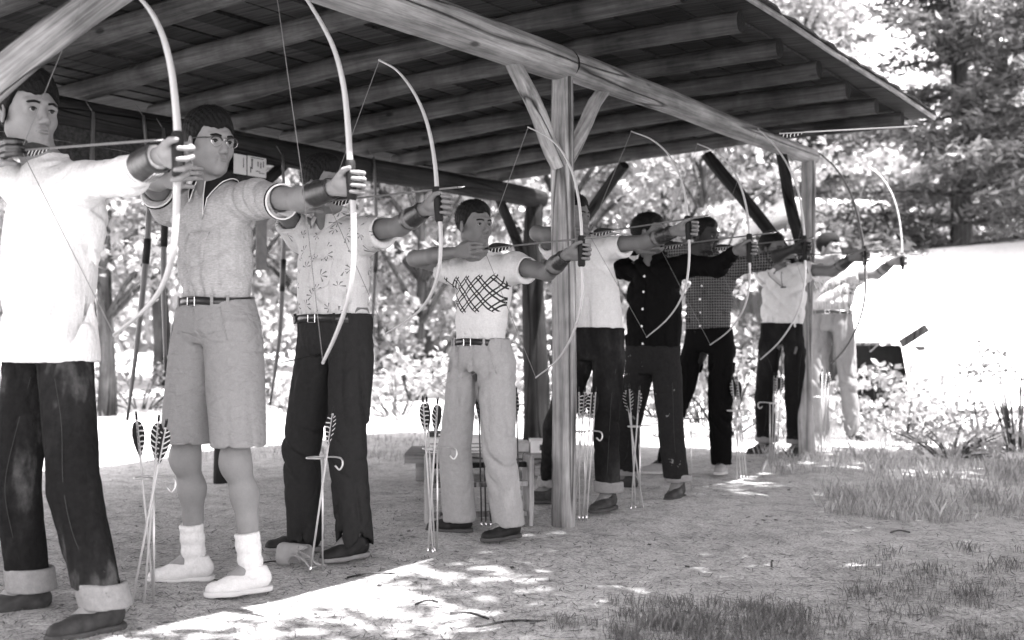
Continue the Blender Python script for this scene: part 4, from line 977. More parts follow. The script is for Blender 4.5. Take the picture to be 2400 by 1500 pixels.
B = [
 (1, [(232, -95), (300, -30), (345, 15), (378, 75), (400, 155), (411, 240), (416, 310), (417, 365), (415, 420), (413, 500), (405, 590), (383, 665), (340, 725), (268, 785)], [(416, 308), (417, 416)], (50, 352), (432, 324), M_GLASS, 0.95, 'pale longbow held by the white-sweatshirt archer, nearest the camera', 'the white-sweatshirt archer'),
 (2, [(640, -75), (700, -25), (745, 40), (783, 115), (805, 200), (815, 290), (820, 375), (823, 425), (827, 475), (829, 560), (826, 640), (812, 715), (787, 785), (757, 850)], [(821, 375), (825, 470)], (706, 400), (830, 395), M_GLASS, 0.98, 'pale longbow held by the bespectacled archer in shorts', 'the archer in shorts'),
 (3, [(889, 141), (930, 165), (966, 210), (993, 265), (1010, 325), (1020, 390), (1024, 440), (1028, 480), (1031, 515), (1033, 570), (1028, 635), (1010, 690), (975, 735), (905, 782)], [(1022, 438), (1030, 520)], (768, 472), (1035, 443), M_GLASS, 0.85, 'pale longbow held by the leaf-print-shirt archer', 'the leaf-print-shirt archer'),
 (4, [(1238, 298), (1282, 320), (1315, 352), (1340, 400), (1354, 455), (1361, 510), (1363, 553), (1363, 590), (1363, 625), (1364, 690), (1354, 750), (1332, 805), (1300, 850), (1256, 885)], [(1363, 552), (1363, 625)], (1134, 583), (1366, 559), M_GLASS, 0.72, 'pale longbow held in front of the middle post by the diamond-tee archer', 'the diamond-tee archer'),
 (5, [(1480, 308), (1527, 327), (1565, 360), (1590, 405), (1605, 455), (1611, 508), (1614, 535), (1615, 562), (1615, 610), (1608, 665), (1590, 712), (1560, 752), (1516, 790)], [(1611, 506), (1615, 562)], (1380, 548), (1614, 513), M_GLASS, 0.76, 'pale longbow reaching across the dark-shirted archer, held by the archer behind the middle post', 'the archer behind the middle post'),
 (6, [(1635, 337), (1677, 356), (1710, 388), (1735, 435), (1750, 490), (1756, 548), (1757, 582), (1757, 618), (1757, 660), (1748, 710), (1730, 748), (1703, 780), (1665, 808)], [(1756, 548), (1757, 616)], (1546, 578), (1758, 552), M_GLASS, 0.76, 'pale longbow held by the dark-shirted archer', 'the dark-shirted archer'),
 (7, [(1777, 302), (1815, 340), (1845, 385), (1868, 440), (1880, 500), (1885, 550), (1886, 580), (1887, 610), (1887, 650), (1878, 705), (1858, 755), (1825, 803), (1783, 842)], [(1885, 552), (1887, 610)], (1667, 582), (1886, 560), M_GLASS2, 0.9, 'grey longbow crossing the far post, held by the checked-shirt archer', 'the checked-shirt archer'),
 (8, [(1921, 360), (1955, 390), (1985, 435), (2006, 490), (2018, 545), (2024, 578), (2025, 600), (2027, 622), (2029, 665), (2024, 715), (2009, 765), (1984, 812), (1950, 852)], [(2024, 576), (2027, 622)], (1862, 601), (2026, 588), M_DKBOW, 1.35, 'dark longbow held by the archer with the neck cord', 'the archer with the neck cord'),
 (9, [(2037, 390), (2066, 415), (2091, 455), (2106, 505), (2113, 560), (2114, 592), (2115, 611), (2116, 630), (2117, 670), (2112, 715), (2096, 758), (2070, 795), (2040, 824)], [(2114, 592), (2116, 632)], (1975, 606), (2116, 598), M_GLASS2, 1.0, 'slim grey longbow of the farthest archer, seen against the white canvas', 'the farthest archer')]
for i, px, gr, nk, arp, m, w, lab, who in B:
    N_ = pl(*nk, TT[i]); bow(px, TT[i], gr, N_, m, lab, w)
    if i == 2: continue
    p1 = pl(*arp, TT[i]); d = (p1 - N_) / np.linalg.norm(p1 - N_); n0 = N_ - d * .004; arrow(n0 + d * .70, n0, 'arrow nocked on the bowstring of ' + who, None, 2, .4)
f0, f1 = pl(1500, 331, .5), pl(1900, 309, .5); f0 = f0 + (f1 - f0) * .80; arrow(f0 + (f1 - f0) / np.linalg.norm(f1 - f0) * .70, f0, 'arrow in flight crossing in front of the far eave')
def make_gq():
    root = empty('ground_quiver'); b = MB(); b.tube([A(0, 0, -.03), A(0, 0, .455)], .0042, 8); b.build('stake', M_METAL2, root)
    b = MB(); b.tube(smooth_path([A(0, 0, .45), A(.0, -.035, .452), A(-.045, -.045, .452), A(-.062, -.012, .452), A(-.04, .022, .452), A(0, .005, .452)], 5), .0040, 7); b.build('ring', M_METAL2, root)
    b = MB(); b.tube(smooth_path([A(0, 0, .455), A(.05, 0, .457), A(.088, -.004, .452), (.098, -.010, .428), A(.086, -.016, .408), A(.068, -.018, .424)], 5), .0040, 7); b.build('hook', M_METAL2, root)
    return root
M_METAL2 = simple('galvanised_wire', .42, .35, .1, 30, 0, .5, .6)
GQ = make_gq(); gu = False
Qs = [
 ((360, 1420), 0, [((362, 1419), (316, 938)), ((337, 1422), (375, 946)), ((307, 1427), (397, 952))], 'the legs of the archer in shorts'),
 ((756, 1330), 0, [((728, 1334), (782, 955))], 'the leaf-print-shirt archer'),
 ((1025, 1288), 0, [((1003, 1290), (1027, 918)), ((1014, 1291), (990, 918)), ((1019, 1288), (999, 916))], 'the diamond-tee archer'),
 ((1371, 1213), 0, [((1347, 1200), (1371, 921)), ((1358, 1213), (1357, 924)), ((1366, 1213), (1387, 918)), ((1375, 1212), (1396, 924))], 'the middle post'),
 ((1500, 1190), 0, [((1479, 1191), (1498, 926)), ((1490, 1189), (1476, 921)), ((1507, 1190), (1468, 924))], 'the dark-shirted archer'),
 ((1620, 1155), 0, [], 'the checked-shirt archer'),
 ((1727, 1119), 0, [((1737, 1120), (1715, 880)), ((1744, 1120), (1722, 873)), ((1750, 1121), (1728, 887))], 'the feet of the checked-shirt archer'),
 ((1805, 1086), 1, [((1809, 1087), (1815, 848)), ((1814, 1088), (1823, 853)), ((1821, 1088), (1832, 856))], 'the neck-cord archer'),
 ((1926, 1058), 0, [((1917, 1059), (1937, 880)), ((1924, 1059), (1927, 868)), ((1930, 1059), (1943, 878))], 'the farthest archer')]
for base, fl, ars, who in Qs:
    g = gnd(*base); o = GQ if not gu else copy_tree(GQ); gu = True; o.location = g; o.rotation_euler = (0, 0, TH + (pi if fl else .25)); 
    tag(o, ('empty wire ground quiver' if not ars else 'wire ground quiver holding arrows') + ' staked before ' + who, 'ground quiver', 'wire ground quivers staked along the line')
    rk_ = {3: ('leftmost', 'middle', 'rightmost'), 4: ('leftmost', 'second', 'third', 'rightmost'), 1: ('lone',)}.get(len(ars)); od_ = sorted(range(len(ars)), key=lambda q: ars[q][1][0])
    for k, (bp, np_) in enumerate(ars):
        gb = gnd(*bp); r = ray(*np_); tb = te(gb)[0]
        top = pl(*np_, tb + .02 * (k - 1)); d = top - gb; d /= np.linalg.norm(d)
        arrow(gb - d * .01, gb + d * .69, rk_[od_.index(k)] + ' arrow by its nock in the quiver before ' + who, 'arrows standing in the ground quiver before ' + who if len(ars) > 1 else None)
# ---- unstrung bows hanging from the back beam
def pe(u, v, e): r = ray(u, v); n = SD; k = (e + P1 @ SD) / (r[:2] @ SD); return CO + r * k
HB = [([(219, 262), (214, 420), (204, 560), (208, 640), (214, 690), (224, 742)], 'first dark unstrung bow from the left, hanging behind the white-sweatshirt archer', 1.1),
      ([(336, 270), (349, 420), (347, 540), (337, 660), (322, 800), (298, 985)], 'long curved dark bow hanging left of the archer in shorts', 1.1),
      ([(383, 300), (387, 470), (383, 640), (388, 870)], 'straight dark bow hanging right beside the archer in shorts', 1.1),
      ([(662, 362), (667, 500), (662, 660), (655, 790), (633, 950)], 'dark bow hanging between the archer in shorts and the leaf-print-shirt archer', 1.0),
      ([(876, 368), (882, 540), (877, 680), (871, 768)], 'dark bow hanging right of the leaf-print-shirt archer', 1.0)]
for px, lab, w in HB:
    pts = [pe(u, v, QB + .12) for u, v in px]; root = empty('hanging_bow', pts[0], TH, label=lab, cat='bow', group='unstrung bows hanging from the back beam'); Rt = rotz(-TH)
    L = [Rt @ (p - pts[0]) for p in pts]; sp = smooth_path(L, 6); m = len(sp); b = MB(); b.tube(sp, [.014 * w * (.55 + .75 * sin(pi * i / (m - 1)) ** .8 + .08 * sin(i * 1.9)) for i in range(m)], 8, flat=(1, .8)); b.build('limbs', M_DKBOW, root)
    k = m // 2; b = MB(); b.tube(sp[k - 2:k + 2], .0205 * w, 8); b.build('grip', M_WRAP if w > 1.05 else M_LEATH, root)
    b = MB(); b.tube([sp[0] + A(0, 0, -.01), sp[0] + A(-.03, -.03, .06)], .002, 5); b.build('hanging_loop', M_STR, root)
# ---- posters and grey sheet at the back beam
M_PAPER = simple('poster_paper', .42, .9, .08, 5); M_INK = simple('poster_ink', .08, .9)
def sheet(name, u0, v0, u1, v1, e, label, marks, mat, cat, grp=None):
    a, b_ = pe(u0, v0, e), pe(u1, v0, e); c, d = pe(u1, v1, e), pe(u0, v1, e); o0 = (a + c) / 2; h = ((a[2] + b_[2]) - (c[2] + d[2])) / 4; wd = abs(te(b_)[0] - te(a)[0]) / 2
    root = empty(name, o0, TH, label=label, cat=cat, group=grp); b = MB(); b.box(A(0, 0, 0), (.003, wd, h)); b.build('sheet', mat, root, False)
    if marks:
        b = MB()
        for (y, z, r1, r2) in marks: b.box(A(.0045, y * wd, z * h), (.001, r1 * wd, r2 * h))
        b.build('printed_marks', M_INK, root, False)
    return root
sheet('poster', 580, 368, 623, 414, QB + .115, 'printed shooting-form poster on the back beam behind the bespectacled archer', [(-.55, .1, .07, .4), (-.55, .62, .1, .12), (-.7, -.4, .05, .3), (.1, .3, .05, .25), (.4, .2, .05, .3), (.7, .35, .05, .3), (.1, -.45, .22, .05), (.5, -.6, .3, .04), (0, .86, .7, .04)], M_PAPER, 'poster')
sheet('poster', 548, 362, 577, 408, QB + .115, 'blank-looking poster beside the bespectacled archer\'s collar', [(.5, .2, .04, .5)], M_PAPER, 'poster')
sheet('hanging_sheet', 600, 470, 625, 632, QB + .1, 'grey card strip hanging at the armpit of the grey polo shirt', None, simple('grey_card', .16, .9), 'card')
# ---- bench with boxes
M_BENCH = wood('grey_bench_plank', .22, .3, along='x', knots=False)
Yb = 7.3; bl = P3x = lambda u, v, Y: CO + ray(u, v) * (Y / ray(u, v)[1])
c0, c1 = bl(948, 1066, Yb), bl(1300, 1062, Yb); bc = (c0 + c1) / 2; zt = bc[2]
bn = empty('bench', (bc[0], bc[1] + .25, 0), 0, label='low grey plank bench behind the diamond-tee archer', cat='bench'); hw = (c1[0] - c0[0]) / 2
b = MB(); b.box(A(0, 0, zt - .03), (hw, .26, .032)); b.build('seat', M_BENCH, bn, False)
for x in (-hw * .8, hw * .8): b = MB(); b.box(A(x, 0, (zt - .062) / 2), (.03, .2, (zt - .062) / 2)); b.build('leg', M_BENCH, bn, False)
def box_thing(name, u0, v0, u1, v1, Y, dep, mat, label, cat, win=None, layers=0):
    a, c = bl(u0, v0, Y), bl(u1, v1, Y); w, h = (c[0] - a[0]) / 2, (a[2] - c[2]) / 2; z0 = max(zt + .002, c[2]); root = empty(name, ((a[0] + c[0]) / 2, Y + dep / 2, z0), .05, label=label, cat=cat)
    b = MB(); b.box(A(0, 0, h * .86), (w, dep / 2, h * .86)); b.build('body', mat, root, False)
    b = MB(); b.box(A(0, 0, h * 1.86), (w * 1.03, dep / 2 * 1.03, h * .14)); b.build('lid', mat, root, False)
    if win: b = MB(); b.box(A(win * w, -dep / 2 - .002, h * .9), (w * .16, .002, h * .5)); b.build('dark_panel', M_LEATH, root, False)
    for k in range(layers): b = MB(); b.box(A(.01 * (-1) ** k, -.004, h * (.25 + .5 * k)), (w * 1.01, dep / 2, .003)); b.build('layer', M_INK, root, False)
M_WBOX = simple('white_card_box', .6, .8, .1, 8)
box_thing('target_stack', 998, 1030, 1135, 1064, Yb + .05, .3, M_WBOX, 'stack of white target faces on the plank bench', 'target faces', layers=3)
box_thing('white_box', 1243, 1034, 1284, 1062, Yb + .05, .2, M_WBOX, 'white box with a small dark panel at the right end of the bench', 'box', win=.15)
box_thing('white_box', 1205, 1042, 1238, 1063, Yb + .12, .2, simple('cream_card_box', .42, .8), 'plain cream box beside the panelled white box on the bench', 'box')
a, c = bl(1000, 1012, Yb + .1), bl(1046, 1029, Yb + .1)
cs = empty('dark_case', ((a[0] + c[0]) / 2, Yb + .22, c[2] + .004), 0, label='small dark case on the stack of target faces', cat='case')
b = MB(); b.box(A(0, 0, .018), ((c[0] - a[0]) / 2, .07, .02)); b.build('body', M_LEATH, cs, False); b = MB(); b.box(A(.03, -.071, .02), (.02, .002, .006)); b.build('name_tag', M_WBOX, cs, False)
# ---- arrow rack behind the diamond-tee archer
M_RACK = wood('rack_wood', .28, .3); gr_ = gnd(1243, 1231); gl_ = gnd(1006, 1238); mid_ = (gr_ + gl_) / 2; ang = math.atan2(gr_[1] - gl_[1], gr_[0] - gl_[0]); W2 = np.linalg.norm(gr_ - gl_) / 2
rk = empty('arrow_rack', (mid_[0], mid_[1] + .02, 0), ang, label='wooden arrow rack with board ends standing behind the diamond-tee archer', cat='rack')
for sx in (-1, 1): b = MB(); b.box(A(sx * W2, .06, .17), (.012, .10, .17)); b.tube([A(sx * W2, -.045, .34), A(sx * W2, .165, .34)], .012, 8); b.build('side_board', M_RACK, rk, False)
for z, y in ((.055, .0), (.21, -.03), (.30, .02)): b = MB(); b.box(A(0, y + .03, z), (W2 - .013, .02, .012)); b.build('cross_bar', M_DARKLOG if z > .25 else M_RACK, rk, False)
def rkp(x, y, z): q = rotz(ang) @ A(x, y, z); return A(mid_[0] + q[0], mid_[1] + .02 + q[1], z)
def xr(u): return (bl(u, 1150, mid_[1])[0] - mid_[0]) / cos(ang)
for u, zt_, lab in ((1128, .0, 0), (1138, .01, 0), (1149, .0, 0), (1217, .0, 1)):
    x = xr(u); arrow(rkp(x, .0, .07), rkp(x - .012, .02, .70), {1128: 'leftmost', 1138: 'middle', 1149: 'rightmost'}[u] + ' of three dark arrows in the rack between the pale trouser legs' if not lab else 'dark feathered arrow standing in the rack right of the pale trousers', 'dark arrows in the rack between the pale trouser legs' if not lab else None, 1)
# ---- leather pouch with straps on the ground
pg = gnd(692, 1326); po = empty('leather_armguard', pg, TH + .5, label='pale leather arm guard with straps dropped beside the dark shoe', cat='arm guard')
M_PL = simple('pale_leather', .2, .6, .15, 20, .003)
sdf_obj('guard', [cap((-.045, 0, .045), (.045, .01, .050), .052, .040, .02, '+', ((0, 1, 0), .8)), half((0, 0, .092), (.1, 0, 1), .004), half((0, 0, .006), (0, 0, -1), .004), cap((-.12, 0, .045), (.12, .01, .05), .042, .032, .004, '-', ((0, 1, 0), .8)), cap((-.0, -.08, .02), (.0, -.01, .02), .022, .018, .006, '-')], .005, M_PL, po)
for pp_ in ([(.03, -.04, .07), (.08, -.06, .05), (.10, -.04, .02), (.13, .0, .006)], [(.0, -.05, .06), (.05, -.07, .045), (.08, -.06, .01), (.10, -.02, .006)]): b = MB(); b.tube(smooth_path([A(*q) for q in pp_], 5), .004, 6, flat=(1.6, .6)); b.build('strap', M_PL, po)
# ================================================================= NATURE
def leaf_mat(name, g, trans=.45, rough=.6):
    m = bpy.data.materials.new(name); m.use_nodes = True; t = m.node_tree; t.nodes.clear()
    o = t.nodes.new('ShaderNodeOutputMaterial'); d = t.nodes.new('ShaderNodeBsdfDiffuse'); tr = t.nodes.new('ShaderNodeBsdfTranslucent'); mx = t.nodes.new('ShaderNodeMixShader')
    gl = t.nodes.new('ShaderNodeBsdfGlossy'); gl.inputs['Roughness'].default_value = .35; gl.inputs['Color'].default_value = (.5, .5, .5, 1); m2 = t.nodes.new('ShaderNodeMixShader'); m2.inputs[0].default_value = .05
    geo = t.nodes.new('ShaderNodeNewGeometry'); r = t.nodes.new('ShaderNodeValToRGB'); e = r.color_ramp.elements
    e[0].color = (g * .55,) * 3 + (1,); e[1].color = (g * 1.5,) * 3 + (1,)
    t.links.new(geo.outputs['Random Per Island'], r.inputs[0]); t.links.new(r.outputs[0], d.inputs[0]); t.links.new(r.outputs[0], tr.inputs[0])
    mx.inputs[0].default_value = trans; t.links.new(d.outputs[0], mx.inputs[1]); t.links.new(tr.outputs[0], mx.inputs[2])
    t.links.new(mx.outputs[0], m2.inputs[1]); t.links.new(gl.outputs[0], m2.inputs[2]); t.links.new(m2.outputs[0], o.inputs[0]); return m
M_LEAF = leaf_mat('broad_leaf', .24, .5); M_PINE = leaf_mat('pine_needles', .095, .25); M_BUSH = leaf_mat('bush_leaf', .24); M_WEED = leaf_mat('weed_blade', .11, .3); M_GRASS = leaf_mat('grass_blade', .30, .3); M_LITTER = leaf_mat('dry_litter', .24, .1); M_LITD = leaf_mat('dark_litter', .07, .1)
M_BARK = wood('tree_bark', .07, .6, .95, knots=False)
def leaves(C, R_, size, st, aspect=.6, flat=.0, droop=0.0):
    """N leaf quads at centres C (N,3)"""
    n = len(C); u = st.normal(size=(n, 3)); u[:, 2] *= (1 - flat); u[:, 2] -= droop; u /= np.linalg.norm(u, axis=1)[:, None]
    w = st.normal(size=(n, 3)); w[:, 2] *= (1 - flat); w -= u * (w * u).sum(1)[:, None]; w /= np.linalg.norm(w, axis=1)[:, None] + 1e-9
    s = size * st.uniform(.6, 1.3, n)[:, None]; nrm = np.cross(u, w)
    a = C - u * s * .5; b = C + w * s * aspect * .5 + nrm * s * .08; c = C + u * s * .5; d = C - w * s * aspect * .5 + nrm * s * .08
    V = np.stack([a, b, c, d], 1).reshape(-1, 3); return V
def crown_mesh(clumps, per, size, st, **k):
    Vs = []
    for c, r in clumps:
        n = int(per * (r[0] * r[1] * r[2]) ** .5 * 2.2) if not isinstance(r, float) else per
        p = st.normal(size=(n, 3)); p /= np.linalg.norm(p, axis=1)[:, None]; p *= (st.uniform(0, 1, n) ** (1 / 2.2))[:, None]
        Vs.append(leaves(np.asarray(c) + p * np.asarray(r), r, size, st, **k))
    V = np.concatenate(Vs); Q = np.arange(len(V)).reshape(-1, 4); return V, Q
def make_tree(seed, h=11, kind='broad', crown_r=2.6, clear=3.0, tr=.16, dens=150, leaf=.16, nclump=42):
    st = np.random.RandomState(seed); root = empty('tree'); b = MB()
    lean = st.uniform(-.3, .3, 2); spine = [A(lean[0] * (z / h) ** 2 + .05 * sin(z), lean[1] * (z / h) ** 2 + .05 * cos(z * 1.3), z) for z in np.linspace(-.15, h, 14)]
    b.tube(spine, [tr * (1.25 if i == 0 else 1) * (1 - .85 * i / 13) for i in range(14)], 10, wob=.06)
    cl = []
    if kind == 'broad':
        for i in range(nclump):
            z = st.uniform(clear, h * 1.02); f = (z - clear) / (h - clear); rr = crown_r * (sin(pi * min(1, .18 + f * .78)) ** .7) * st.uniform(.35, 1.0)
            a = st.uniform(0, 2 * pi); c = A(cos(a) * rr, sin(a) * rr, z)
            cl.append((c, st.uniform(.35, .85, 3) * A(1.1, 1.1, .55)))
            if i % 2 == 0:
                base = A(*spine[min(13, int((max(z - rr * .6, clear * .7)) / h * 13))]); b.tube(smooth_path([base, (base + c) / 2 + A(0, 0, .15), c], 3), [.05, .045, .04, .032, .025, .018, .01], 6)
        V, Q = crown_mesh(cl, dens, leaf, st); mt = M_LEAF
    else:
        z = clear
        while z < h:
            f = (z - clear) / (h - clear); nb_ = 5
            for j in range(nb_):
                a = st.uniform(0, 2 * pi); L_ = crown_r * (1 - f * .85) * st.uniform(.6, 1.1); e = A(cos(a) * L_, sin(a) * L_, z + L_ * st.uniform(-.10, .22))
                s0 = A(0, 0, z); b.tube([s0, (s0 + e) / 2 + A(0, 0, .08), e], [.035, .025, .008], 5)
                for q in np.linspace(.3, 1, 4): cl.append((s0 + (e - s0) * q, A(.42, .42, .14) * (1.15 - .3 * q) * L_ / 2.4 + .08))
            z += st.uniform(.35, .6)
        V, Q = crown_mesh(cl, dens, leaf, st, aspect=.28, flat=.45, droop=.2); mt = M_PINE
    b.build('trunk', M_BARK, root); mesh('crown', V, Q, mt, root, False)
    return root
def copy_tree(o, parent=None):
    c = o.copy(); sc.collection.objects.link(c)
    if parent is not None: c.parent = parent
    for ch in o.children: 
        d = ch.copy(); sc.collection.objects.link(d); d.parent = c
    return c
protoB = [make_tree(1, 10, 'broad', 2.4, 2.2, .13, nclump=56), make_tree(2, 13, 'broad', 3.0, 3.2, .2, nclump=80), make_tree(3, 8, 'broad', 2.2, .8, .09, nclump=46)]
protoP = [make_tree(4, 14, 'pine', 3.0, 2.0, .22, dens=140, leaf=.20), make_tree(5, 12, 'pine', 2.5, 3.4, .17, dens=140, leaf=.20)]
protos = {'b0': protoB[0], 'b1': protoB[1], 'b2': protoB[2], 's': make_tree(6, 11, 'broad', 3.3, 3.4, .2, nclump=105, dens=165, leaf=.20), 'p0': protoP[0], 'p1': protoP[1]}; used = set()
def place(key, x, y, sc_=1.0, label='', group=None, cat='tree'):
    o = protos[key]
    if key in used: o = copy_tree(o)
    used.add(key); o.location = (x, y, gz(np.array(x), np.array(y)).item() - .02); o.rotation_euler = (0, 0, rng.uniform(0, 6.28)); o.scale = (sc_,) * 3
    tag(o, label, cat, group); return o
def at(u, Y): return ((u - 1200) / F * Y, Y)
REFS = [(-150, 'the left edge of the picture'), (60, 'the white-sweatshirt archer'), (230, 'the leftmost hanging bow'), (370, 'the two middle hanging bows'), (520, 'the archer in shorts'), (780, 'the leaf-print-shirt archer'), (960, 'the bow of the leaf-print-shirt archer'), (1130, 'the diamond-tee archer'), (1310, 'the middle post'), (1430, 'the transverse brace'), (1540, 'the dark-shirted archer'), (1665, 'the checked-shirt archer'), (1780, 'the bow of the checked-shirt archer'), (1890, 'the far post'), (1960, 'the farthest archer'), (2120, 'the dark gap under the white lean-to'), (2250, 'the middle of the white lean-to'), (2400, 'the right edge of the picture')]
def tl(kind, u, Y): ref = min(REFS, key=lambda r: abs(r[0] - u))[1]; return '%s %s behind %s' % (kind, 'close' if Y < 18 else 'some way' if Y < 27 else 'far', ref)
GL = 'leafy trees of the wood behind the pavilion'; GP = 'tall conifers right of the pavilion'
LBL = {'b0': 'leafy tree standing in the sunlit wood behind the pavilion', 'b1': 'tall leafy tree with thick trunk in the wood behind the pavilion', 'b2': 'low leafy sapling filling the wood edge behind the pavilion'}
for key, u, Y, s_ in [('b0', 245, 13, .8), ('b2', 60, 17, 1), ('b1', 380, 20, .9), ('b2', 560, 15, .9), ('b0', 720, 19, 1), ('b1', 900, 24, 1), ('b2', 980, 16, 1), ('b0', 1130, 21, 1), ('b2', 1300, 18, 1.1), ('b1', 1420, 26, 1.1), ('b0', 1560, 20, 1),
                      ('b2', 1660, 17, .8), ('b1', 1760, 30, 1.1), ('b0', -150, 20, 1), ('b2', 200, 24, 1.2), ('b2', 800, 27, 1.3), ('b2', 1180, 30, 1.4), ('b1', 560, 31, 1.2), ('b0', 1000, 34, 1.3), ('b2', 1480, 32, 1.5), ('b0', 1880, 26, .9)]:
    x, y = at(u, Y); place(key, x, y, s_, tl({'b0': 'slender leafy tree', 'b1': 'thick-trunked leafy tree', 'b2': 'low leafy sapling'}[key], u, Y), {'b0': GL, 'b1': 'thick-trunked trees behind the pavilion', 'b2': 'saplings behind the pavilion'}[key])
for key, u, Y, s_ in [('p0', 2255, 19, 1.0), ('p0', 2430, 25, 1.1), ('p1', 2620, 17, 1.0), ('p0', 1900, 31, 1.05), ('p0', 2560, 34, 1.2), ('p1', 2380, 29, 1.0)]:
    x, y = at(u, Y); place(key, x, y, s_, tl({'p0': 'tall conifer with layered boughs', 'p1': 'conifer with bare lower trunk'}[key], u, Y), {'p0': GP, 'p1': 'slim conifers right of the pavilion'}[key])
# trees in front of the line, beside the camera: their crowns dapple the foreground
for key, e, t, s_ in [('s', 4.6, -2.1, .72), ('s', 3.8, -.25, .74), ('s', 3.9, .7, .85), ('s', 4.4, 3.7, .85), ('s', 5.4, 6.9, .85), ('s', 7.4, -.6, .85), ('s', 8.2, 2.7, .9), ('s', 8.6, 9.0, .9)]:
    p = W(e, t, 0); place(key, p[0], p[1], s_, 'broad leafy tree shading the open side, %s' % {-2.1: 'nearest the white-sweatshirt archer', -.25: 'between the leaf-print-shirt archer and the camera', .7: 'nearest the middle post', 3.7: 'opposite the far post', 6.9: 'opposite the farthest archer', -.6: 'beside the camera', 2.7: 'standing farthest out', 9.0: 'beyond the end of the line'}[t], 'trees shading the open side')
# far wood closing the view
st = np.random.RandomState(9); cl = []
for i in range(620):
    u = st.uniform(-900, 3300); Y = st.uniform(42, 60); x, y = at(u, Y); cl.append((A(x, y, st.uniform(0, 11) * (1 if u < 1700 or u > 1980 else .8)), st.uniform(1.0, 2.4, 3)))
V, Q = crown_mesh(cl, 22, .62, st); tag(mesh('far_wood', V, Q, M_LEAF, None, False), kind='stuff', label='far sunlit wood closing the view', cat='wood')
# bushes
def bush(name, x, y, r, h, n, leaf, seed, label, group=None, mat=None, parent=None):
    st = np.random.RandomState(seed); root = empty(name, (x, y, gz(np.array(x), np.array(y)).item() - .02), label=label, cat='bush', group=group)
    b = MB(); cl = []
    for i in range(n):
        a = st.uniform(0, 2 * pi); q = sqrt(st.uniform(0, 1)) * r; z = h * st.uniform(.15, 1) * (1 - .4 * (q / r) ** 2); c = A(cos(a) * q, sin(a) * q, z)
        b.tube(smooth_path([A(cos(a) * q * .2, sin(a) * q * .2, 0), A(cos(a) * q * .5, sin(a) * q * .5, z * .55), c], 3), [.012, .011, .010, .009, .007, .005, .003], 4)
        cl.append((c, st.uniform(.12, .26, 3)))
    V, Q = crown_mesh(cl, 160, leaf, st, aspect=.75)
    b.build('stems', M_BARK, root); mesh('foliage', V, Q, mat or M_BUSH, root, False); return root
BS = [(1700, 10.8, .55, 1.35, 16, .10, 'pale broad-leaved bush between the checked-shirt archer and the far post'), (1650, 12.2, .9, 1.0, 20, .10, None), (930, 13.5, .8, .8, 16, .08, None), (700, 14.0, .9, .6, 16, .08, None), (1130, 12.5, .9, .9, 18, .09, None), (330, 14.5, .8, .65, 14, .08, None),
      (1380, 13, .9, 1.2, 20, .09, None), (1560, 13, .9, 1.3, 18, .10, None), (500, 15, 1.0, .9, 16, .09, None), (60, 14.5, .9, .8, 14, .09, None), (2120, 10.2, .6, .42, 16, .06, 'low broad-leaved bush in front of the dark gap under the white lean-to'), (2385, 9.2, .55, 1.2, 12, .05, 'tall leggy bush at the right edge in front of the white lean-to'),
      (2300, 10.4, .6, .8, 9, .055, 'bush between the right-edge bush and the white lean-to'), (2230, 8.8, .6, .36, 16, .045, 'knee-high bush in the long grass at right'), (2050, 12.2, .75, .66, 22, .09, 'bright bush half covering the dark gap under the white lean-to'), (1900, 11.6, .5, .75, 12, .09, 'small bush behind the farthest archer')]
for i, (u, Y, r, h, n, lf, lab) in enumerate(BS):
    x, y = at(u, Y); bush('bush', x, y, r, h, n, lf, 300 + i, lab or tl('leafy undergrowth bush', u, Y), None if lab else 'undergrowth behind the pavilion')
# grass
def blades(P, h, w, st, bend=.5):
    n = len(P); a = st.uniform(0, 2 * pi, n); d = np.stack([np.cos(a), np.sin(a), np.zeros(n)], 1); s = np.stack([-np.sin(a), np.cos(a), np.zeros(n)], 1)
    hh = (h * st.uniform(.5, 1.3, n))[:, None]; ww = (w * st.uniform(.6, 1.3, n))[:, None]; be = (st.uniform(.1, bend, n))[:, None] * hh; up = A(0, 0, 1)
    V = np.stack([P - s * ww, P + s * ww, P + up * hh * .6 + d * be * .35 + s * ww * .7, P + up * hh + d * be - s * 0.0002], 1).reshape(-1, 3)
    return V, np.arange(4 * n).reshape(-1, 4)
def tufts(regs, st, per, spread, h, w):
    Ps, hs = [], []
    for (u0, v0, u1, v1, n) in regs:
        for _ in range(n):
            g = gnd(st.uniform(u0, u1), st.uniform(v0, v1)); m = st.poisson(per) + 1; q = st.normal(size=(m, 3)) * spread; q[:, 2] = 0
            p = g + q; p[:, 2] = gz(p[:, 0], p[:, 1]); Ps.append(p); hs.append(np.full(m, h * st.uniform(.5, 1.2)))
    P = np.concatenate(Ps); return blades(P, np.concatenate(hs), w, st)
st = np.random.RandomState(21)
V1, Q1 = tufts([(1700, 905, 2500, 1040, 700), (1800, 1020, 2500, 1110, 260), (1950, 1110, 2500, 1215, 150), (2000, 870, 2500, 960, 500)], st, 22, .05, .085, .0014)
V2, Q2 = tufts([(1450, 1400, 1900, 1520, 130), (1750, 1380, 2450, 1520, 60), (2000, 1290, 2450, 1400, 40), (1300, 1440, 1500, 1530, 10)], st, 26, .030, .040, .0010)
V3, Q3 = tufts([(-200, 880, 1700, 1010, 420), (200, 1020, 1250, 1080, 160), (-300, 840, 1900, 900, 300)], st, 12, .07, .07, .003)
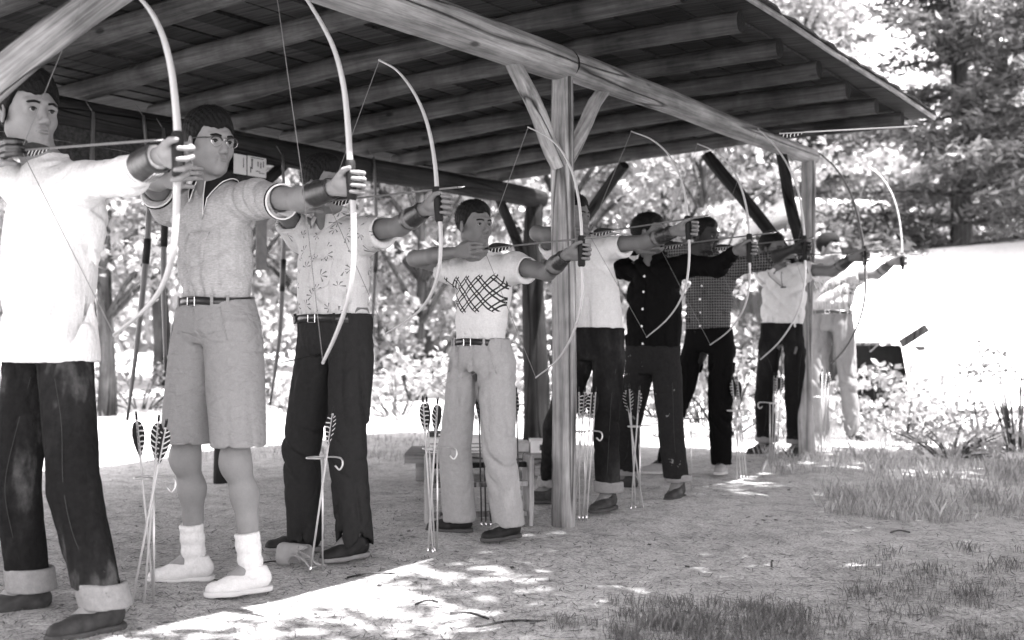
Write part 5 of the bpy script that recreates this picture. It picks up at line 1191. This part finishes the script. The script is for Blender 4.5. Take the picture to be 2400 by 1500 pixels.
for V, Q, nm, lab in ((V1, Q1, 'grass', 'long grass on the right beyond the last archer'), (V2, Q2, 'grass', 'short grass tufts in the bottom right foreground'), (V3, Q3, 'grass', 'grass on the sunlit ground behind the pavilion')):
    tag(mesh(nm, V, Q, M_WEED if 'foreground' in lab else M_GRASS, None, False), kind='stuff', label=lab, cat='grass')
# litter: needles, bark crumbs, dry leaves lying on the trodden ground
def litter(n, size, aspect, mat, seed, lab, reg):
    st = np.random.RandomState(seed); u = st.uniform(reg[0], reg[2], n); v = reg[1] + (reg[3] - reg[1]) * st.uniform(0, 1, n) ** 1.2
    P = np.array([gnd(a, b) for a, b in zip(u, v)]); P[:, 2] = gz(P[:, 0], P[:, 1]) + .004
    a = st.uniform(0, 2 * pi, n); d = np.stack([np.cos(a), np.sin(a), st.uniform(-.12, .25, n)], 1); s = np.stack([-np.sin(a), np.cos(a), st.uniform(-.3, .3, n)], 1)
    L_ = (size * st.uniform(.4, 1.6, n))[:, None]; w = L_ * aspect
    V = np.stack([P - d * L_ * .5, P + s * w * .5, P + d * L_ * .5, P - s * w * .5], 1).reshape(-1, 3); V[:, 2] = np.maximum(V[:, 2], np.repeat(P[:, 2], 4) - .002)
    tag(mesh('litter', V, np.arange(4 * n).reshape(-1, 4), mat, None, False), kind='stuff', label=lab, cat='litter')
litter(18000, .05, .05, M_LITTER, 31, 'pale dry needles strewn over the trodden ground', (-200, 1030, 2600, 1560))
litter(15000, .038, .08, M_LITD, 32, 'dark needles and bark crumbs strewn over the trodden ground', (-200, 1030, 2600, 1560))
litter(300, .022, .7, M_LITD, 33, 'small dark leaves strewn over the trodden ground', (-200, 1040, 2600, 1540))
for i, (u, v, L_, a) in enumerate([(2110, 1250, .10, .1), (1000, 1405, .09, .5), (1810, 1310, .12, 1.3), (640, 1320, .13, .2), (1200, 1455, .25, .3), (870, 1340, .2, .4), (1100, 1430, .16, 2.6)]):
    g = gnd(u, v); z = gz(g[0], g[1]); b = MB(); b.tube(smooth_path([g + A(-cos(a) * L_ / 2, -sin(a) * L_ / 2, z + .006), g + A(0, .01, z + .014), g + A(cos(a) * L_ / 2, sin(a) * L_ / 2, z + .005)], 4), .004, 6)
    tag(b.build('twig', M_BARK), ['short dark twig on the ground at far right', 'dark twig on the open ground left of centre foreground', 'twig on the ground below the far post', 'thin stick by the leather pouch', 'longer stick at the bottom middle foreground', 'pale-lit stick in front of the printed-shirt archer', 'bent twig in the lower middle foreground'][i], 'twig')
# white canvas lean-to and cabin far right
M_CANV = cloth('white_canvas_sheet', .78, .9, 60, .02, .04, (1, 1, 1)); M_PLANK = wood('lean_to_plank', .04, .3)
def P3(u, v, Y): r = ray(u, v); return CO + r * (Y / r[1])
lt = empty('canvas_lean_to', (*at(2300, 15), 0), label='large white canvas lean-to sloping over a dark gap at right', cat='shelter'); o_ = A(*lt.location)
lt.location = lt.location
n = 16; n = 48; a_, b_, c_, d_ = P3(1955, 797, 13), P3(2900, 806, 13), P3(2900, 520, 18), P3(1955, 602, 18)
V = []
for i in range(n + 1):
    for j in range(n + 1):
        f, g_ = i / n, j / n; p = a_ * (1 - f) * (1 - g_) + b_ * f * (1 - g_) + c_ * f * g_ + d_ * (1 - f) * g_; p = p - A(0, 0, (1 - g_) ** 6 * .78 * min(1, max(0, (f - .165) / .03))) - A(*at(2300, 15), 0); p[2] -= .05 * sin(pi * f * 3) ** 2 * sin(pi * g_) ; V.append(p)
Fq = [(i * (n + 1) + j, (i + 1) * (n + 1) + j, (i + 1) * (n + 1) + j + 1, i * (n + 1) + j + 1) for i in range(n) for j in range(n)]
k = len(V); V2_ = [v + A(0, 0, -.03) for v in V]; edge = [(i * (n + 1)) for i in range(n + 1)] + [n * (n + 1) + j for j in range(1, n + 1)] + [i * (n + 1) + n for i in range(n - 1, -1, -1)] + [j for j in range(n - 1, 0, -1)]
Fq = Fq + [tuple(k + q for q in f)[::-1] for f in Fq] + [(edge[i], k + edge[i], k + edge[(i + 1) % len(edge)], edge[(i + 1) % len(edge)]) for i in range(len(edge))]
mesh('canvas', V + V2_, Fq, M_CANV, lt)
for p in (a_, (a_ + b_) / 2, b_, c_, d_):
    q = p - A(*at(2300, 15), 0); b = MB(); b.tube([A(q[0] + .05, q[1] + .05, -.1), A(q[0] + .05, q[1] + .05, q[2] - .03)], .05, 8); b.build('support_post', M_PLANK, lt)
pp, qq = P3(2112, 806, 12.6) - A(*at(2300, 15), 0), P3(2172, 768, 12.6) - A(*at(2300, 15), 0)
b = MB(); R_ = roty(-math.atan2(qq[2] - pp[2], qq[0] - pp[0])); b.box((pp + qq) / 2, (np.linalg.norm(qq - pp) / 2, .03, .045), R_); b.build('side_plank', M_PLANK, lt, False)
bb_ = MB(); bb_.box(A(*(np.array(at(2040, 14.2)) - np.array(at(2300, 15))), .42), (.52, .5, .42)); bb_.build('gap_shade_block', simple('gap_shade_dark', .02, .9), lt, False)  # added near-black block: stands in for the shade in the gap under the canvas
cb = empty('cabin', (*at(1935, 24), 0), .25, label='small cabin with a pale roof behind the farthest archer', cat='cabin')
M_CW = wood('cabin_wall_wood', .10, .3, along='x'); M_CR = simple('cabin_pale_roof', .6, .8)
b = MB(); b.box(A(0, 1.5, 1.55), (1.0, 1.4, 1.6)); b.build('wall', M_CW, cb, False)
b = MB(); R_ = rotx(-.22); b.box(A(0, 1.3, 3.42), (1.25, 1.9, .05), R_); b.build('roof', M_CR, cb, False)
for sx in (-.85, .85): b = MB(); b.box(A(sx, -.2, 1.45), (.07, .07, 1.6)); b.build('porch_post', M_CW, cb, False)
b = MB(); b.box(A(-.1, .08, 1.5), (.3, .03, .4)); b.build('window', simple('dark_glass', .02, .1), cb, False)
b = MB(); b.box(A(.5, .085, 1.0), (.28, .03, .95)); b.build('door', simple('cabin_door_paint', .03, .6), cb, False)
